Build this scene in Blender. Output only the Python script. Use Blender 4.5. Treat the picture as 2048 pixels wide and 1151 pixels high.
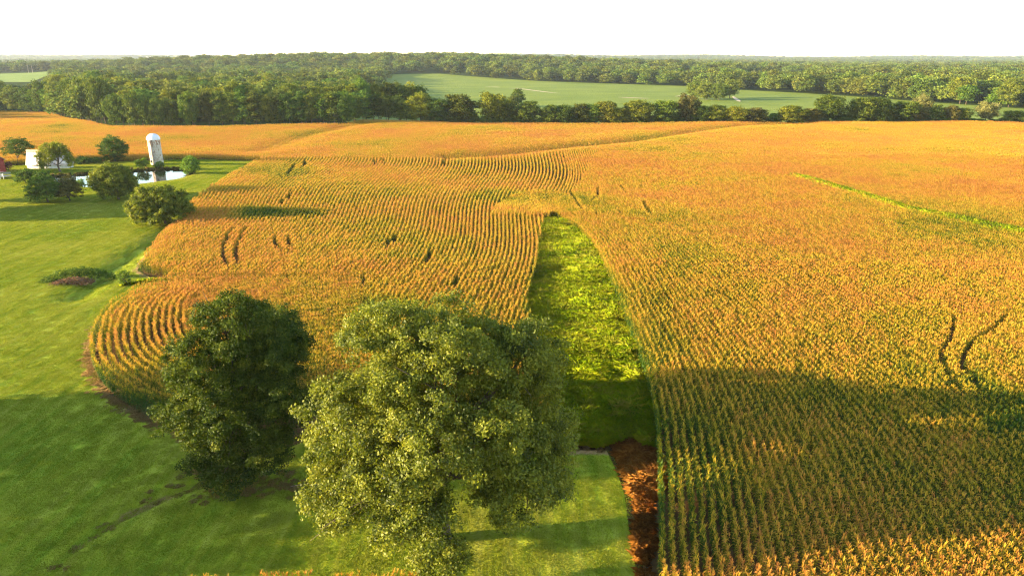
import bpy, math, random
import numpy as np
from mathutils import Vector
from mathutils.geometry import delaunay_2d_cdt

for _o in list(bpy.data.objects):
    bpy.data.objects.remove(_o)
S = bpy.context.scene
COL = S.collection
R = math.radians

# ------------------------------------------------------------------ camera, sky, sun, exposure
HC, PITCH, FPX = 40.0, 18.7, 1365.0
cam = bpy.data.cameras.new('camera')
cam.sensor_width = 36.0
cam.lens = FPX / 2048 * 36.0
cam.clip_start, cam.clip_end = 0.5, 40000
cam_ob = bpy.data.objects.new('camera', cam)
cam_ob.location = (0, 0, HC)
cam_ob.rotation_euler = (R(90 - PITCH), 0, 0)
COL.objects.link(cam_ob)
S.camera = cam_ob

SUN_EL, SUN_BACK = 11.0, 8.0          # elevation; degrees behind the pure left-hand side
sun_dir = Vector((-math.cos(R(SUN_BACK)) * math.cos(R(SUN_EL)),
                  -math.sin(R(SUN_BACK)) * math.cos(R(SUN_EL)), math.sin(R(SUN_EL))))   # towards the sun
world = bpy.data.worlds.new('World')
S.world = world
world.use_nodes = True
wn = world.node_tree.nodes
wl = world.node_tree.links
sky = wn.new('ShaderNodeTexSky')
sky.sky_type = 'NISHITA'
sky.sun_disc = False
sky.sun_elevation = R(SUN_EL)
sky.sun_rotation = math.atan2(sun_dir.x, sun_dir.y)
sky.air_density = 1.0
sky.dust_density = 0.25
sky.ozone_density = 0.8
wn['Background'].inputs['Strength'].default_value = 0.13
wl.new(sky.outputs[0], wn['Background'].inputs['Color'])

sl = bpy.data.lights.new('sun', 'SUN')
sl.energy = 5.0
sl.angle = R(0.55)
sl.color = (1.0, 0.80, 0.52)
sun_ob = bpy.data.objects.new('sun', sl)
sun_ob.rotation_euler = (-sun_dir).to_track_quat('-Z', 'Y').to_euler()
sun_ob.location = (-60, -60, 120)
COL.objects.link(sun_ob)

S.view_settings.view_transform = 'Standard'
S.view_settings.look = 'None'
S.view_settings.gamma = 1.0
S.view_settings.exposure = 2.5
S.render.engine = 'CYCLES'
S.cycles.max_bounces = 6
S.cycles.diffuse_bounces = 3
S.cycles.glossy_bounces = 2
S.cycles.transmission_bounces = 3
S.cycles.volume_bounces = 0
S.cycles.transparent_max_bounces = 4
S.cycles.use_denoising = True
S.cycles.denoising_prefilter = 'NONE'
S.cycles.pixel_filter_type = 'BLACKMAN_HARRIS'
S.cycles.filter_width = 1.25

rng = np.random.default_rng(7)
random.seed(7)

# ------------------------------------------------------------------ helpers: projection, noise, polygons
SP, CP = math.sin(R(PITCH)), math.cos(R(PITCH))

def P(px, py, h=0.0):
    """photo pixel (2048 x 1151) -> ground point on the plane z = h"""
    u, v = (px - 1024) / FPX, (py - 575.5) / FPX
    z = (HC - h) / (SP + v * CP)
    return np.array((u * z, z * (CP - v * SP)))

def PL(pts, h=0.0):
    return np.array([P(a, b, h) for a, b in pts])

def PT(px, py):
    p = P(px, py)
    for _ in range(12): p = P(px, py, float(T(np.array([p[0]]), np.array([p[1]]))[0]))
    return p

def top_h(y, py):
    """height at forward distance y that projects to photo row py"""
    return HC - y * math.tan(R(PITCH) + math.atan((py - 575.5) / FPX))

def depth(x, y, z):
    return y * CP + (HC - z) * SP

def pix(x, y, z):
    d = depth(x, y, z)
    vy = (HC - z) * CP - y * SP
    return 1024 + FPX * x / d, 575.5 + FPX * vy / d

def smooth(x, a, b):
    t = np.clip((x - a) / (b - a), 0, 1)
    return t * t * (3 - 2 * t)

def vnoise(x, y, s, seed=0):
    x = np.asarray(x, float) / s + 1000.0; y = np.asarray(y, float) / s + 1000.0
    xi = np.floor(x).astype(np.int64); yi = np.floor(y).astype(np.int64)
    fx, fy = x - xi, y - yi
    fx = fx * fx * (3 - 2 * fx); fy = fy * fy * (3 - 2 * fy)
    def h(a, b):
        n = (a * 374761393 + b * 668265263 + seed * 974634777) & 0xffffffff
        n = ((n ^ (n >> 13)) * 1274126177) & 0xffffffff
        return ((n ^ (n >> 16)) & 0xffff) / 65535.0
    return (h(xi, yi) * (1 - fx) + h(xi + 1, yi) * fx) * (1 - fy) + (h(xi, yi + 1) * (1 - fx) + h(xi + 1, yi + 1) * fx) * fy

def inside(poly, x, y):
    x = np.asarray(x, float); y = np.asarray(y, float)
    c = np.zeros(x.shape, bool)
    n = len(poly)
    for i in range(n):
        x0, y0 = poly[i]; x1, y1 = poly[(i + 1) % n]
        if y0 == y1: continue
        k = ((y0 > y) != (y1 > y)) & (x < (x1 - x0) * (y - y0) / (y1 - y0) + x0)
        c ^= k
    return c

def dist(line, x, y, closed=False):
    x = np.asarray(x, float); y = np.asarray(y, float)
    d = np.full(x.shape, 1e9)
    n = len(line)
    for i in range(n if closed else n - 1):
        ax, ay = line[i]; bx, by = line[(i + 1) % n]
        L = (bx - ax) ** 2 + (by - ay) ** 2 + 1e-9
        t = np.clip(((x - ax) * (bx - ax) + (y - ay) * (by - ay)) / L, 0, 1)
        d = np.minimum(d, np.hypot(x - ax - t * (bx - ax), y - ay - t * (by - ay)))
    return d

def dense(poly, s, closed=True):
    out = []
    n = len(poly)
    for i in range(n if closed else n - 1):
        a, b = np.array(poly[i]), np.array(poly[(i + 1) % n])
        k = max(1, int(np.linalg.norm(b - a) / s))
        for j in range(k): out.append(a + (b - a) * j / k)
    if not closed: out.append(np.array(poly[-1]))
    return np.array(out)

def chaikin(p, n=2, closed=False):
    p = np.array(p, float)
    for _ in range(n):
        q = []
        m = len(p)
        if not closed: q.append(p[0])
        for i in range(m if closed else m - 1):
            a, b = p[i], p[(i + 1) % m]
            q += [a * .75 + b * .25, a * .25 + b * .75]
        if not closed: q.append(p[-1])
        p = np.array(q)
    return p

# ------------------------------------------------------------------ layout traced from the photograph, in metres on the ground
FIELD_LEFT = PL([(520, 318), (455, 362), (395, 405), (330, 462), (300, 500), (274, 538)])
NOTCH = PL([(300, 553), (345, 556), (330, 566), (300, 578)])
LOBE_EDGE = chaikin(PL([(300, 578), (250, 602), (203, 640), (180, 690), (178, 740), (207, 785), (262, 825), (350, 866), (440, 905)]), 2)
STRIP_L = chaikin(PL([(1112, 890), (1105, 850), (1085, 740), (1062, 650), (1060, 610), (1082, 520), (1086, 460), (1106, 437)]), 1)
STRIP_R = chaikin(PL([(1106, 437), (1150, 462), (1190, 505), (1230, 600), (1268, 700), (1298, 800), (1312, 905)]), 1)
WEED_R = PL([(1312, 960), (1304, 1060), (1298, 1151), (1296, 1260)])
CORN = np.vstack([FIELD_LEFT, NOTCH, LOBE_EDGE, PL([(520, 915), (640, 870), (800, 850), (1000, 850), (1095, 875)]),
                  STRIP_L, STRIP_R, WEED_R,
                  np.array([(11, 14), (120, 14), (300, 110), (560, 400)]),
                  PL([(2048, 254), (1900, 250), (1400, 251), (1060, 250), (720, 250), (690, 256), (450, 258), (225, 259), (205, 256), (100, 224), (0, 219), (-150, 215)]),
                  PL([(-150, 338), (0, 332), (150, 326), (300, 320), (400, 317)])])
LAWN = np.vstack([FIELD_LEFT, NOTCH, LOBE_EDGE, PL([(520, 915), (640, 870), (800, 850), (1000, 850), (1095, 875), (1112, 900), (1213, 900), (1232, 940), (1248, 985), (1258, 1060), (1274, 1151), (1285, 1260)]),
                  np.array([(9, 12), (-150, 12), (-330, 150)]), PL([(-400, 342), (-150, 338), (0, 332), (150, 326), (300, 320), (400, 317)])])
STRIP = np.vstack([STRIP_L, STRIP_R[1:], PL([(1262, 872), (1213, 892)])])
WEEDS = np.vstack([PL([(1232, 896), (1264, 876), (1304, 905)]), WEED_R - np.array([.3, 0]), PL([(1291, 1260), (1288, 1151), (1278, 1060), (1272, 985), (1256, 940)])])
DRYPATCH = PL([(1085, 872), (1112, 845), (1150, 850), (1165, 885), (1210, 893), (1213, 903), (1112, 905), (1070, 900)])
POND = chaikin(PL([(95, 353), (130, 350), (185, 346), (262, 342), (300, 338), (366, 338), (378, 343), (370, 352), (335, 360), (280, 366), (225, 372), (170, 373), (110, 362)]), 2, True)
GULLY = chaikin(PL([(455, 938), (418, 955), (350, 972), (318, 988), (270, 1010), (225, 1030), (190, 1056), (140, 1100), (100, 1151), (60, 1210)]), 2)
DIRT_LINE = PL([(415, 990), (440, 978), (500, 975), (560, 965), (600, 975), (660, 985), (760, 1000)])
DIRT_UNDER = PL([(360, 955), (420, 950), (520, 955), (620, 960)])
SWALE = chaikin(PL([(900, 321), (1000, 318), (1100, 311), (1190, 300), (1270, 290), (1330, 276), (1400, 265), (1480, 257), (1600, 253)]), 2)
SWALE2 = PL([(520, 303), (600, 278), (660, 266), (720, 256)])
SOY = np.vstack([PL([(690, 250), (770, 162), (765, 155.5), (880, 155), (1000, 158), (1200, 164.5), (1380, 170), (1480, 177), (1600, 183), (1700, 189), (1850, 200), (2048, 213), (2300, 228)]),
                 PL([(2300, 252), (2048, 251), (1400, 248.5), (1000, 248)])])
LSWALE = PL([(352, 452), (300, 482), (250, 515), (205, 548), (150, 592)])
POND_C = POND.mean(0)
WATER_Z = -0.35

def T(x, y):
    x = np.asarray(x, float); y = np.asarray(y, float)
    f = smooth(y, 150, 280) * (1 - smooth(y, 420, 470))
    z = f * (0.9 * np.sin(x / 61 + .7) * np.sin(y / 47 + 1.2) + .5 * np.sin(x / 33 + y / 41))
    z = z + .25 * np.sin(x / 17 + .3 * np.sin(y / 23)) * np.sin(y / 21 + x / 60) * smooth(y, 20, 60) * (1 - smooth(y, 420, 470))
    z = z - 1.8 * np.exp(-(dist(SWALE, x, y) / 7.0) ** 2) - 1.0 * np.exp(-(dist(SWALE2, x, y) / 8.0) ** 2)
    z = z - 1.0 * np.exp(-(dist(LSWALE, x, y) / 2.6) ** 2)
    z = z - 2.5 * smooth(y, 428, 500)
    z = z + 29 * smooth(y, 1235, 1800) * np.exp(-((x + 330) / 760) ** 2) * (1 - .5 * smooth(y, 2600, 4500))
    z = z + smooth(y, 5200, 7800) * (31 + 9 * np.sin(x / 950 + .6) + 6 * np.sin(x / 330 + 1))
    z = z + 6 * np.sin(x / 420) * np.sin(y / 510 + 1) * smooth(y, 1500, 2600)
    near = (np.abs(x - POND_C[0]) < 60) & (np.abs(y - POND_C[1]) < 40)
    if near.any():
        d = dist(POND, x, y, True) * np.where(inside(POND, x, y), -1, 1)
        z = z - 1.5 * (1 - smooth(d, -2.0, 3.5)) + .0
        z = np.where(near & (d < 6), z * smooth(d, -1, 8) + (1 - smooth(d, -1, 8)) * -1.5 * (1 - smooth(d, -2.0, 3.5)), z)
    return z

PASTURE = np.array([PT(a, b) for a, b in [(-90, 166), (-90, 151), (60, 146.5), (102, 148), (106, 155), (60, 165)]])
PASTURE2 = np.array([PT(a, b) for a, b in [(1488, 152), (1605, 152), (1610, 158.5), (1488, 158.5)]])

def Tg(x, y):
    """terrain with the washed-out gully in the lawn"""
    d = dist(GULLY, x, y)
    deep = smooth(np.asarray(y, float), 47, 53)
    return T(x, y) - (.55 * deep + .03) * np.exp(-(d / .7) ** 2) - (.06 + .2 * deep) * np.exp(-(d / 3.0) ** 2)

def t1(x, y):
    return float(Tg(np.array([x]), np.array([y]))[0])

# ------------------------------------------------------------------ helpers: meshes, objects
class MB:
    def __init__(self):
        self.V, self.L, self.C, self.A, self.n = [], [], [], [], 0
    def add(self, V, F, a=0.5):
        V = np.asarray(V, float).reshape(-1, 3)
        F = np.asarray(F, np.int64)
        self.V.append(V); self.L.append((F + self.n).ravel()); self.C.append(np.full(len(F), F.shape[1]))
        self.A.append(np.broadcast_to(np.asarray(a, float), (len(V),)).copy()); self.n += len(V)
    def tube(self, pts, rad, sides=6, a=0.5, cap=True):
        pts = np.array(pts, float); k = len(pts)
        rad = np.broadcast_to(np.asarray(rad, float), (k,))
        t = np.gradient(pts, axis=0) if k > 1 else np.array([[0, 0, 1.]])
        t /= np.linalg.norm(t, axis=1)[:, None] + 1e-9
        ref = np.where(np.abs(t[:, 2:3]) > .9, np.array([[1., 0, 0]]), np.array([[0, 0, 1.]]))
        u = np.cross(t, ref); u /= np.linalg.norm(u, axis=1)[:, None] + 1e-9
        w = np.cross(t, u)
        ang = np.arange(sides) * 2 * np.pi / sides
        ring = pts[:, None] + rad[:, None, None] * (np.cos(ang)[None, :, None] * u[:, None] + np.sin(ang)[None, :, None] * w[:, None])
        i = np.arange(k - 1)[:, None] * sides; j = np.arange(sides)[None]; j2 = (j + 1) % sides
        F = np.stack([i + j, i + j2, i + sides + j2, i + sides + j], -1).reshape(-1, 4)
        self.add(ring.reshape(-1, 3), F, a)
        if cap and sides in (3, 4):
            self.L.append(self.n - sides + np.arange(sides)); self.C.append(np.array([sides]))
    def box(self, c, s, rz=0.0, a=0.5):
        v = np.array([(x, y, z) for z in (-.5, .5) for y in (-.5, .5) for x in (-.5, .5)]) * np.array(s)
        cr, sr = math.cos(rz), math.sin(rz)
        v = np.stack([v[:, 0] * cr - v[:, 1] * sr, v[:, 0] * sr + v[:, 1] * cr, v[:, 2]], -1) + np.array(c)
        self.add(v, [(0, 2, 3, 1), (4, 5, 7, 6), (0, 1, 5, 4), (2, 6, 7, 3), (0, 4, 6, 2), (1, 3, 7, 5)], a)
    def mesh(self, name, mat, smooth_=False, attr='tint'):
        me = bpy.data.meshes.new(name)
        V = np.vstack(self.V).astype(np.float32); L = np.concatenate(self.L).astype(np.int32); C = np.concatenate(self.C).astype(np.int32)
        me.vertices.add(len(V)); me.vertices.foreach_set('co', V.ravel())
        me.loops.add(len(L)); me.loops.foreach_set('vertex_index', L)
        me.polygons.add(len(C)); me.polygons.foreach_set('loop_start', np.concatenate([[0], np.cumsum(C)[:-1]]).astype(np.int32))
        me.update(calc_edges=True)
        at = me.attributes.new(attr, 'FLOAT', 'POINT'); at.data.foreach_set('value', np.concatenate(self.A).astype(np.float32))
        if smooth_: me.polygons.foreach_set('use_smooth', np.ones(len(C), bool))
        if mat: me.materials.append(mat)
        return me

def ob(name, data, parent=None, loc=(0, 0, 0), rz=0.0, sc=1.0, label=None, cat=None, group=None, kind=None):
    o = bpy.data.objects.new(name, data)
    COL.objects.link(o)
    o.location = loc; o.rotation_euler = (0, 0, rz)
    o.scale = (sc, sc, sc) if not hasattr(sc, '__len__') else sc
    if parent: o.parent = parent
    if label: o['label'] = label
    if cat: o['category'] = cat
    if group: o['group'] = group
    if kind: o['kind'] = kind
    return o

# ------------------------------------------------------------------ helpers: materials
def new_mat(name):
    m = bpy.data.materials.new(name); m.use_nodes = True
    nt = m.node_tree; nt.nodes.clear()
    out = nt.nodes.new('ShaderNodeOutputMaterial')
    return m, nt, out

def nd(nt, t, **kw):
    n = nt.nodes.new(t)
    for k, v in kw.items():
        if k.startswith('i_'):
            n.inputs[k[2:].replace('_', ' ')].default_value = v
        else: setattr(n, k, v)
    return n

def ramp(nt, fac, stops):
    r = nt.nodes.new('ShaderNodeValToRGB')
    e = r.color_ramp.elements
    while len(e) < len(stops): e.new(.5)
    for el, (p, c) in zip(e, stops):
        el.position = p; el.color = (*c, 1)
    nt.links.new(fac, r.inputs[0])
    return r.outputs[0]

def math_(nt, op, a, b=None, clamp=False):
    n = nt.nodes.new('ShaderNodeMath'); n.operation = op; n.use_clamp = clamp
    for i, v in enumerate((a, b)):
        if v is None: continue
        if isinstance(v, (int, float)): n.inputs[i].default_value = v
        else: nt.links.new(v, n.inputs[i])
    return n.outputs[0]

def mixc(nt, fac, a, b, mode='MIX'):
    n = nt.nodes.new('ShaderNodeMix'); n.data_type = 'RGBA'; n.blend_type = mode
    for i, v in ((0, fac), (6, a), (7, b)):
        if isinstance(v, (int, float)): n.inputs[i].default_value = v
        elif isinstance(v, tuple): n.inputs[i].default_value = (*v, 1)
        else: nt.links.new(v, n.inputs[i])
    return n.outputs[2]

def wpos(nt, scale=(1, 1, 1), rot=(0, 0, 0)):
    g = nt.nodes.new('ShaderNodeNewGeometry')
    mp = nt.nodes.new('ShaderNodeMapping'); mp.inputs['Scale'].default_value = scale; mp.inputs['Rotation'].default_value = rot
    nt.links.new(g.outputs['Position'], mp.inputs[0])
    return mp.outputs[0]

def noise(nt, vec, scale, detail=3, rough=.55):
    n = nt.nodes.new('ShaderNodeTexNoise'); n.inputs['Scale'].default_value = scale
    n.inputs['Detail'].default_value = detail; n.inputs['Roughness'].default_value = rough
    nt.links.new(vec, n.inputs['Vector'])
    return n.outputs['Fac']

def attr(nt, name, typ='GEOMETRY'):
    n = nt.nodes.new('ShaderNodeAttribute'); n.attribute_name = name; n.attribute_type = typ
    return n.outputs['Fac']

def leafy(nt, out, col, trans=.35, gloss=.05, rough=.6):
    L = nt.links
    d = nd(nt, 'ShaderNodeBsdfDiffuse'); t = nd(nt, 'ShaderNodeBsdfTranslucent'); g = nd(nt, 'ShaderNodeBsdfGlossy')
    g.inputs['Roughness'].default_value = rough
    m1 = nd(nt, 'ShaderNodeMixShader'); m1.inputs[0].default_value = trans
    m2 = nd(nt, 'ShaderNodeMixShader'); m2.inputs[0].default_value = gloss * .3
    L.new(col, d.inputs[0]); L.new(col, t.inputs[0])
    L.new(d.outputs[0], m1.inputs[1]); L.new(t.outputs[0], m1.inputs[2])
    L.new(m1.outputs[0], m2.inputs[1]); L.new(g.outputs[0], m2.inputs[2]); L.new(m2.outputs[0], out.inputs[0])

def leaf_mat(name, stops, vary=.35, trans=.35, gloss=.05, hue=.02):
    m, nt, out = new_mat(name)
    col = ramp(nt, attr(nt, 'tint'), stops)
    oi = nt.nodes.new('ShaderNodeObjectInfo')
    hs = nt.nodes.new('ShaderNodeHueSaturation')
    nt.links.new(math_(nt, 'ADD', math_(nt, 'MULTIPLY', oi.outputs['Random'], hue * 2), .5 - hue), hs.inputs['Hue'])
    r2 = math_(nt, 'FRACT', math_(nt, 'MULTIPLY', oi.outputs['Random'], 7.31))
    nt.links.new(math_(nt, 'ADD', math_(nt, 'MULTIPLY', r2, vary * 2), 1 - vary), hs.inputs['Value'])
    hs.inputs['Saturation'].default_value = 1.0
    nt.links.new(col, hs.inputs['Color'])
    leafy(nt, out, hs.outputs[0], trans, gloss)
    return m

def plain(name, c1, c2, scale=2.0, rough=.8, bump=.0, spec=.3, stretch=(1, 1, 1)):
    m, nt, out = new_mat(name)
    b = nd(nt, 'ShaderNodeBsdfPrincipled'); b.inputs['Roughness'].default_value = rough
    b.inputs['Specular IOR Level'].default_value = spec
    tc = nt.nodes.new('ShaderNodeTexCoord'); mp = nt.nodes.new('ShaderNodeMapping'); mp.inputs['Scale'].default_value = stretch
    nt.links.new(tc.outputs['Object'], mp.inputs[0])
    f = noise(nt, mp.outputs[0], scale, 5, .6)
    f = math_(nt, 'ADD', f, math_(nt, 'MULTIPLY', math_(nt, 'SUBTRACT', attr(nt, 'tint'), .5), .6), True)
    nt.links.new(ramp(nt, f, [(.3, c1), (.7, c2)]), b.inputs['Base Color'])
    if bump:
        bp = nd(nt, 'ShaderNodeBump'); bp.inputs['Strength'].default_value = bump
        nt.links.new(f, bp.inputs['Height']); nt.links.new(bp.outputs[0], b.inputs['Normal'])
    nt.links.new(b.outputs[0], out.inputs[0])
    return m

M = {}
M['bark'] = plain('bark', (.045, .03, .02), (.12, .09, .06), 3, .95, .5)
M['twig'] = plain('twig', (.09, .05, .03), (.26, .17, .10), 3, .95)
# broad crowns
M['maple'] = leaf_mat('maple_leaf', [(0, (.035, .050, .002)), (.45, (.14, .16, .005)), (.8, (.26, .255, .014)), (1, (.34, .32, .035))], .0, .40, .07, 0)
M['dark_oak'] = leaf_mat('dark_oak_leaf', [(0, (.012, .028, .002)), (.5, (.055, .08, .003)), (1, (.18, .185, .010))], .0, .32, .04, 0)
M['lone'] = leaf_mat('lone_leaf', [(0, (.035, .06, .003)), (.5, (.13, .155, .006)), (1, (.30, .29, .02))], .0, .45, .05, 0)
M['willow'] = leaf_mat('willow_leaf', [(0, (.06, .09, .004)), (.5, (.19, .21, .008)), (1, (.34, .33, .02))], .0, .4, .04, 0)
M['bright'] = leaf_mat('bright_leaf', [(0, (.04, .09, .006)), (.5, (.11, .18, .012)), (1, (.22, .28, .02))], .15, .4, .04, .01)
M['brown_green'] = leaf_mat('brown_green_leaf', [(0, (.03, .04, .008)), (.5, (.10, .09, .014)), (1, (.19, .15, .02))], .0, .3, .04, 0)
M['mid'] = leaf_mat('mid_leaf', [(0, (.025, .055, .004)), (.5, (.07, .115, .008)), (1, (.16, .19, .015))], .2, .3, .04, .015)
M['wood'] = leaf_mat('wood_leaf', [(0, (.03, .06, .006)), (.5, (.09, .13, .010)), (1, (.21, .22, .018))], .38, .3, .03, .03)
M['far_wood'] = leaf_mat('far_wood_leaf', [(0, (.045, .07, .010)), (.5, (.115, .145, .018)), (1, (.22, .21, .03))], .38, .25, .02, .03)
M['dry_leaf'] = leaf_mat('dry_leaf', [(0, (.07, .03, .015)), (.5, (.20, .09, .035)), (1, (.36, .19, .08))], .1, .2, .03, 0)
M['reed'] = leaf_mat('reed_leaf', [(0, (.10, .09, .02)), (.5, (.22, .17, .05)), (1, (.36, .26, .09))], .1, .3, .03, 0)

# corn: green low leaves, dry golden tops, patches across the field
def corn_mat():
    m, nt, out = new_mat('corn_leaf')
    w = wpos(nt)
    n1 = noise(nt, w, .022, 4, .6); n2 = noise(nt, w, .16, 3, .6)
    v = math_(nt, 'ADD', attr(nt, 'tint'), math_(nt, 'MULTIPLY', math_(nt, 'SUBTRACT', n1, .5), 1.4))
    v = math_(nt, 'ADD', v, math_(nt, 'MULTIPLY', math_(nt, 'SUBTRACT', n2, .5), .6))
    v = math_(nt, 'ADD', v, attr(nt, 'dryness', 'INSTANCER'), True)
    col = ramp(nt, v, [(0, (.030, .080, .005)), (.28, (.10, .135, .006)), (.45, (.32, .25, .008)), (.62, (.50, .325, .022)), (.80, (.54, .265, .030)), (1, (.45, .18, .035))])
    leafy(nt, out, col, .35, .04)
    return m
M['corn'] = corn_mat()

def grass_mat(name, stops, big=.05, mid=.5, trans=.35):
    m, nt, out = new_mat(name)
    w = wpos(nt)
    v = math_(nt, 'ADD', math_(nt, 'MULTIPLY', attr(nt, 'tint'), .5), math_(nt, 'MULTIPLY', math_(nt, 'SUBTRACT', noise(nt, w, big, 4), .5), 1.5))
    v = math_(nt, 'ADD', v, math_(nt, 'MULTIPLY', math_(nt, 'SUBTRACT', noise(nt, w, mid, 3), .5), .6))
    v = math_(nt, 'ADD', v, .25, True)
    leafy(nt, out, ramp(nt, v, stops), trans, .03)
    return m
M['meadow'] = grass_mat('meadow_grass', [(0, (.13, .23, .004)), (.4, (.30, .40, .005)), (.75, (.44, .46, .010)), (1, (.50, .41, .03))], .09, .35, .5)
M['seedhead'] = grass_mat('seedhead_grass', [(0, (.18, .26, .008)), (.5, (.36, .38, .015)), (1, (.52, .44, .06))], .2, .6, .45)
M['dryweed'] = grass_mat('dry_weed', [(0, (.22, .085, .012)), (.5, (.46, .19, .030)), (1, (.60, .34, .08))], .15, .8, .4)
M['drygrass'] = grass_mat('dry_grass', [(0, (.32, .19, .06)), (.5, (.52, .33, .12)), (1, (.60, .45, .22))], .2, .9, .4)

LAWN_STOPS = [(0, (.07, .145, .003)), (.3, (.155, .24, .004)), (.55, (.29, .31, .012)), (.8, (.375, .365, .045)), (1, (.44, .40, .10))]
def lawn_value(nt):
    w = wpos(nt)
    st = wpos(nt, (1.0, .035, 1), (0, 0, R(-9)))
    a = noise(nt, w, .035, 4, .6); b = noise(nt, st, .9, 4, .65); c = noise(nt, w, .25, 4, .6)
    v = math_(nt, 'ADD', math_(nt, 'MULTIPLY', math_(nt, 'SUBTRACT', a, .5), 1.0), math_(nt, 'MULTIPLY', math_(nt, 'SUBTRACT', b, .5), .8))
    v = math_(nt, 'ADD', v, math_(nt, 'MULTIPLY', math_(nt, 'SUBTRACT', c, .5), .22))
    return math_(nt, 'ADD', v, .55), b
def lawn_mat():
    m, nt, out = new_mat('lawn_turf')
    v, b = lawn_value(nt)
    fine = noise(nt, wpos(nt), 3.0, 4, .7)
    v = math_(nt, 'ADD', v, math_(nt, 'MULTIPLY', math_(nt, 'SUBTRACT', fine, .5), .35), True)
    col = ramp(nt, v, LAWN_STOPS)
    soil = ramp(nt, noise(nt, wpos(nt), 1.7, 5, .7), [(.3, (.20, .11, .035)), (.55, (.34, .20, .075)), (.75, (.45, .30, .13))])
    dirt = math_(nt, 'ADD', attr(nt, 'dirt'), math_(nt, 'MULTIPLY', math_(nt, 'SUBTRACT', noise(nt, wpos(nt), 1.3, 5, .75), .5), .6))
    dirt = math_(nt, 'MULTIPLY', math_(nt, 'SUBTRACT', dirt, .42), 6.0, True)
    col = mixc(nt, dirt, col, soil)
    bs = nd(nt, 'ShaderNodeBsdfPrincipled'); bs.inputs['Roughness'].default_value = .9; bs.inputs['Specular IOR Level'].default_value = .15
    nt.links.new(col, bs.inputs['Base Color'])
    bp = nd(nt, 'ShaderNodeBump'); bp.inputs['Strength'].default_value = .35; bp.inputs['Distance'].default_value = .2
    nt.links.new(math_(nt, 'ADD', fine, b), bp.inputs['Height']); nt.links.new(bp.outputs[0], bs.inputs['Normal'])
    nt.links.new(bs.outputs[0], out.inputs[0])
    return m
M['lawn'] = lawn_mat()
def turf_blade_mat():
    m, nt, out = new_mat('lawn_blade')
    v, b = lawn_value(nt)
    v = math_(nt, 'ADD', v, math_(nt, 'MULTIPLY', math_(nt, 'SUBTRACT', attr(nt, 'tint'), .5), .3), True)
    leafy(nt, out, ramp(nt, v, LAWN_STOPS), .5, .04)
    return m
M['blade'] = turf_blade_mat()

def ground_mat():
    m, nt, out = new_mat('field_soil')
    soil = ramp(nt, noise(nt, wpos(nt), .6, 6, .65), [(.3, (.06, .033, .012)), (.6, (.13, .072, .028)), (.8, (.19, .115, .05))])
    wood = ramp(nt, noise(nt, wpos(nt), .05, 5, .65), [(.3, (.02, .035, .008)), (.7, (.05, .07, .015))])
    bs = nd(nt, 'ShaderNodeBsdfDiffuse')
    nt.links.new(mixc(nt, attr(nt, 'wooded'), soil, wood), bs.inputs[0])
    nt.links.new(bs.outputs[0], out.inputs[0])
    return m
M['ground'] = ground_mat()

def soy_mat(name, c):
    m, nt, out = new_mat(name)
    w = wpos(nt)
    v = math_(nt, 'ADD', math_(nt, 'MULTIPLY', noise(nt, w, .012, 5, .6), .7), math_(nt, 'MULTIPLY', noise(nt, wpos(nt, (.12, 1.6, 1), (0, 0, R(8))), .06, 4, .6), .5))
    v = math_(nt, 'ADD', v, math_(nt, 'MULTIPLY', math_(nt, 'SUBTRACT', noise(nt, w, .5, 3, .7), .5), .35))
    col = ramp(nt, v, c)
    bs = nd(nt, 'ShaderNodeBsdfPrincipled'); bs.inputs['Roughness'].default_value = .85; bs.inputs['Specular IOR Level'].default_value = .1
    nt.links.new(col, bs.inputs['Base Color'])
    bp = nd(nt, 'ShaderNodeBump'); bp.inputs['Strength'].default_value = .8; bp.inputs['Distance'].default_value = 1.0
    nt.links.new(noise(nt, w, .8, 3, .7), bp.inputs['Height']); nt.links.new(bp.outputs[0], bs.inputs['Normal'])
    nt.links.new(bs.outputs[0], out.inputs[0])
    return m
M['soy'] = soy_mat('soybean_canopy', [(.3, (.075, .11, .008)), (.55, (.115, .15, .012)), (.8, (.18, .20, .018))])
M['pasture'] = soy_mat('pasture_grass', [(.3, (.10, .15, .015)), (.6, (.15, .20, .02)), (.85, (.21, .24, .04))])
M['sand'] = plain('sandy_soil', (.35, .24, .13), (.55, .42, .26), .4, .95)

def water_mat():
    m, nt, out = new_mat('pond_water')
    b = nd(nt, 'ShaderNodeBsdfPrincipled')
    b.inputs['Base Color'].default_value = (.012, .016, .008, 1); b.inputs['Roughness'].default_value = .04
    b.inputs['IOR'].default_value = 1.33; b.inputs['Specular IOR Level'].default_value = 1.0
    bp = nd(nt, 'ShaderNodeBump'); bp.inputs['Strength'].default_value = .02; bp.inputs['Distance'].default_value = .05
    nt.links.new(noise(nt, wpos(nt), 1.2, 2), bp.inputs['Height']); nt.links.new(bp.outputs[0], b.inputs['Normal'])
    nt.links.new(b.outputs[0], out.inputs[0])
    return m
M['water'] = water_mat()
M['thatch'] = plain('dead_thatch', (.20, .085, .03), (.42, .22, .08), 1.6, .95, .3)
M['white_paint'] = plain('white_paint', (.45, .43, .40), (.66, .65, .63), 1.2, .6, .1)
M['stave'] = plain('stave_paint', (.24, .13, .08), (.54, .48, .40), 1.5, .8, .2, .2, (1, 1, .35))
M['dome'] = plain('dome_metal', (.52, .53, .56), (.64, .65, .68), 1.0, .42, 0, .5)
M['rust'] = plain('rusty_metal', (.16, .06, .03), (.42, .22, .13), 2.0, .7, .2)
M['white_metal'] = plain('white_metal', (.46, .40, .37), (.62, .60, .58), .6, .5, .05, .4, (1, .3, .3))
M['red_wood'] = plain('red_boards', (.16, .018, .014), (.28, .035, .025), 1.5, .8, .1)
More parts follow.
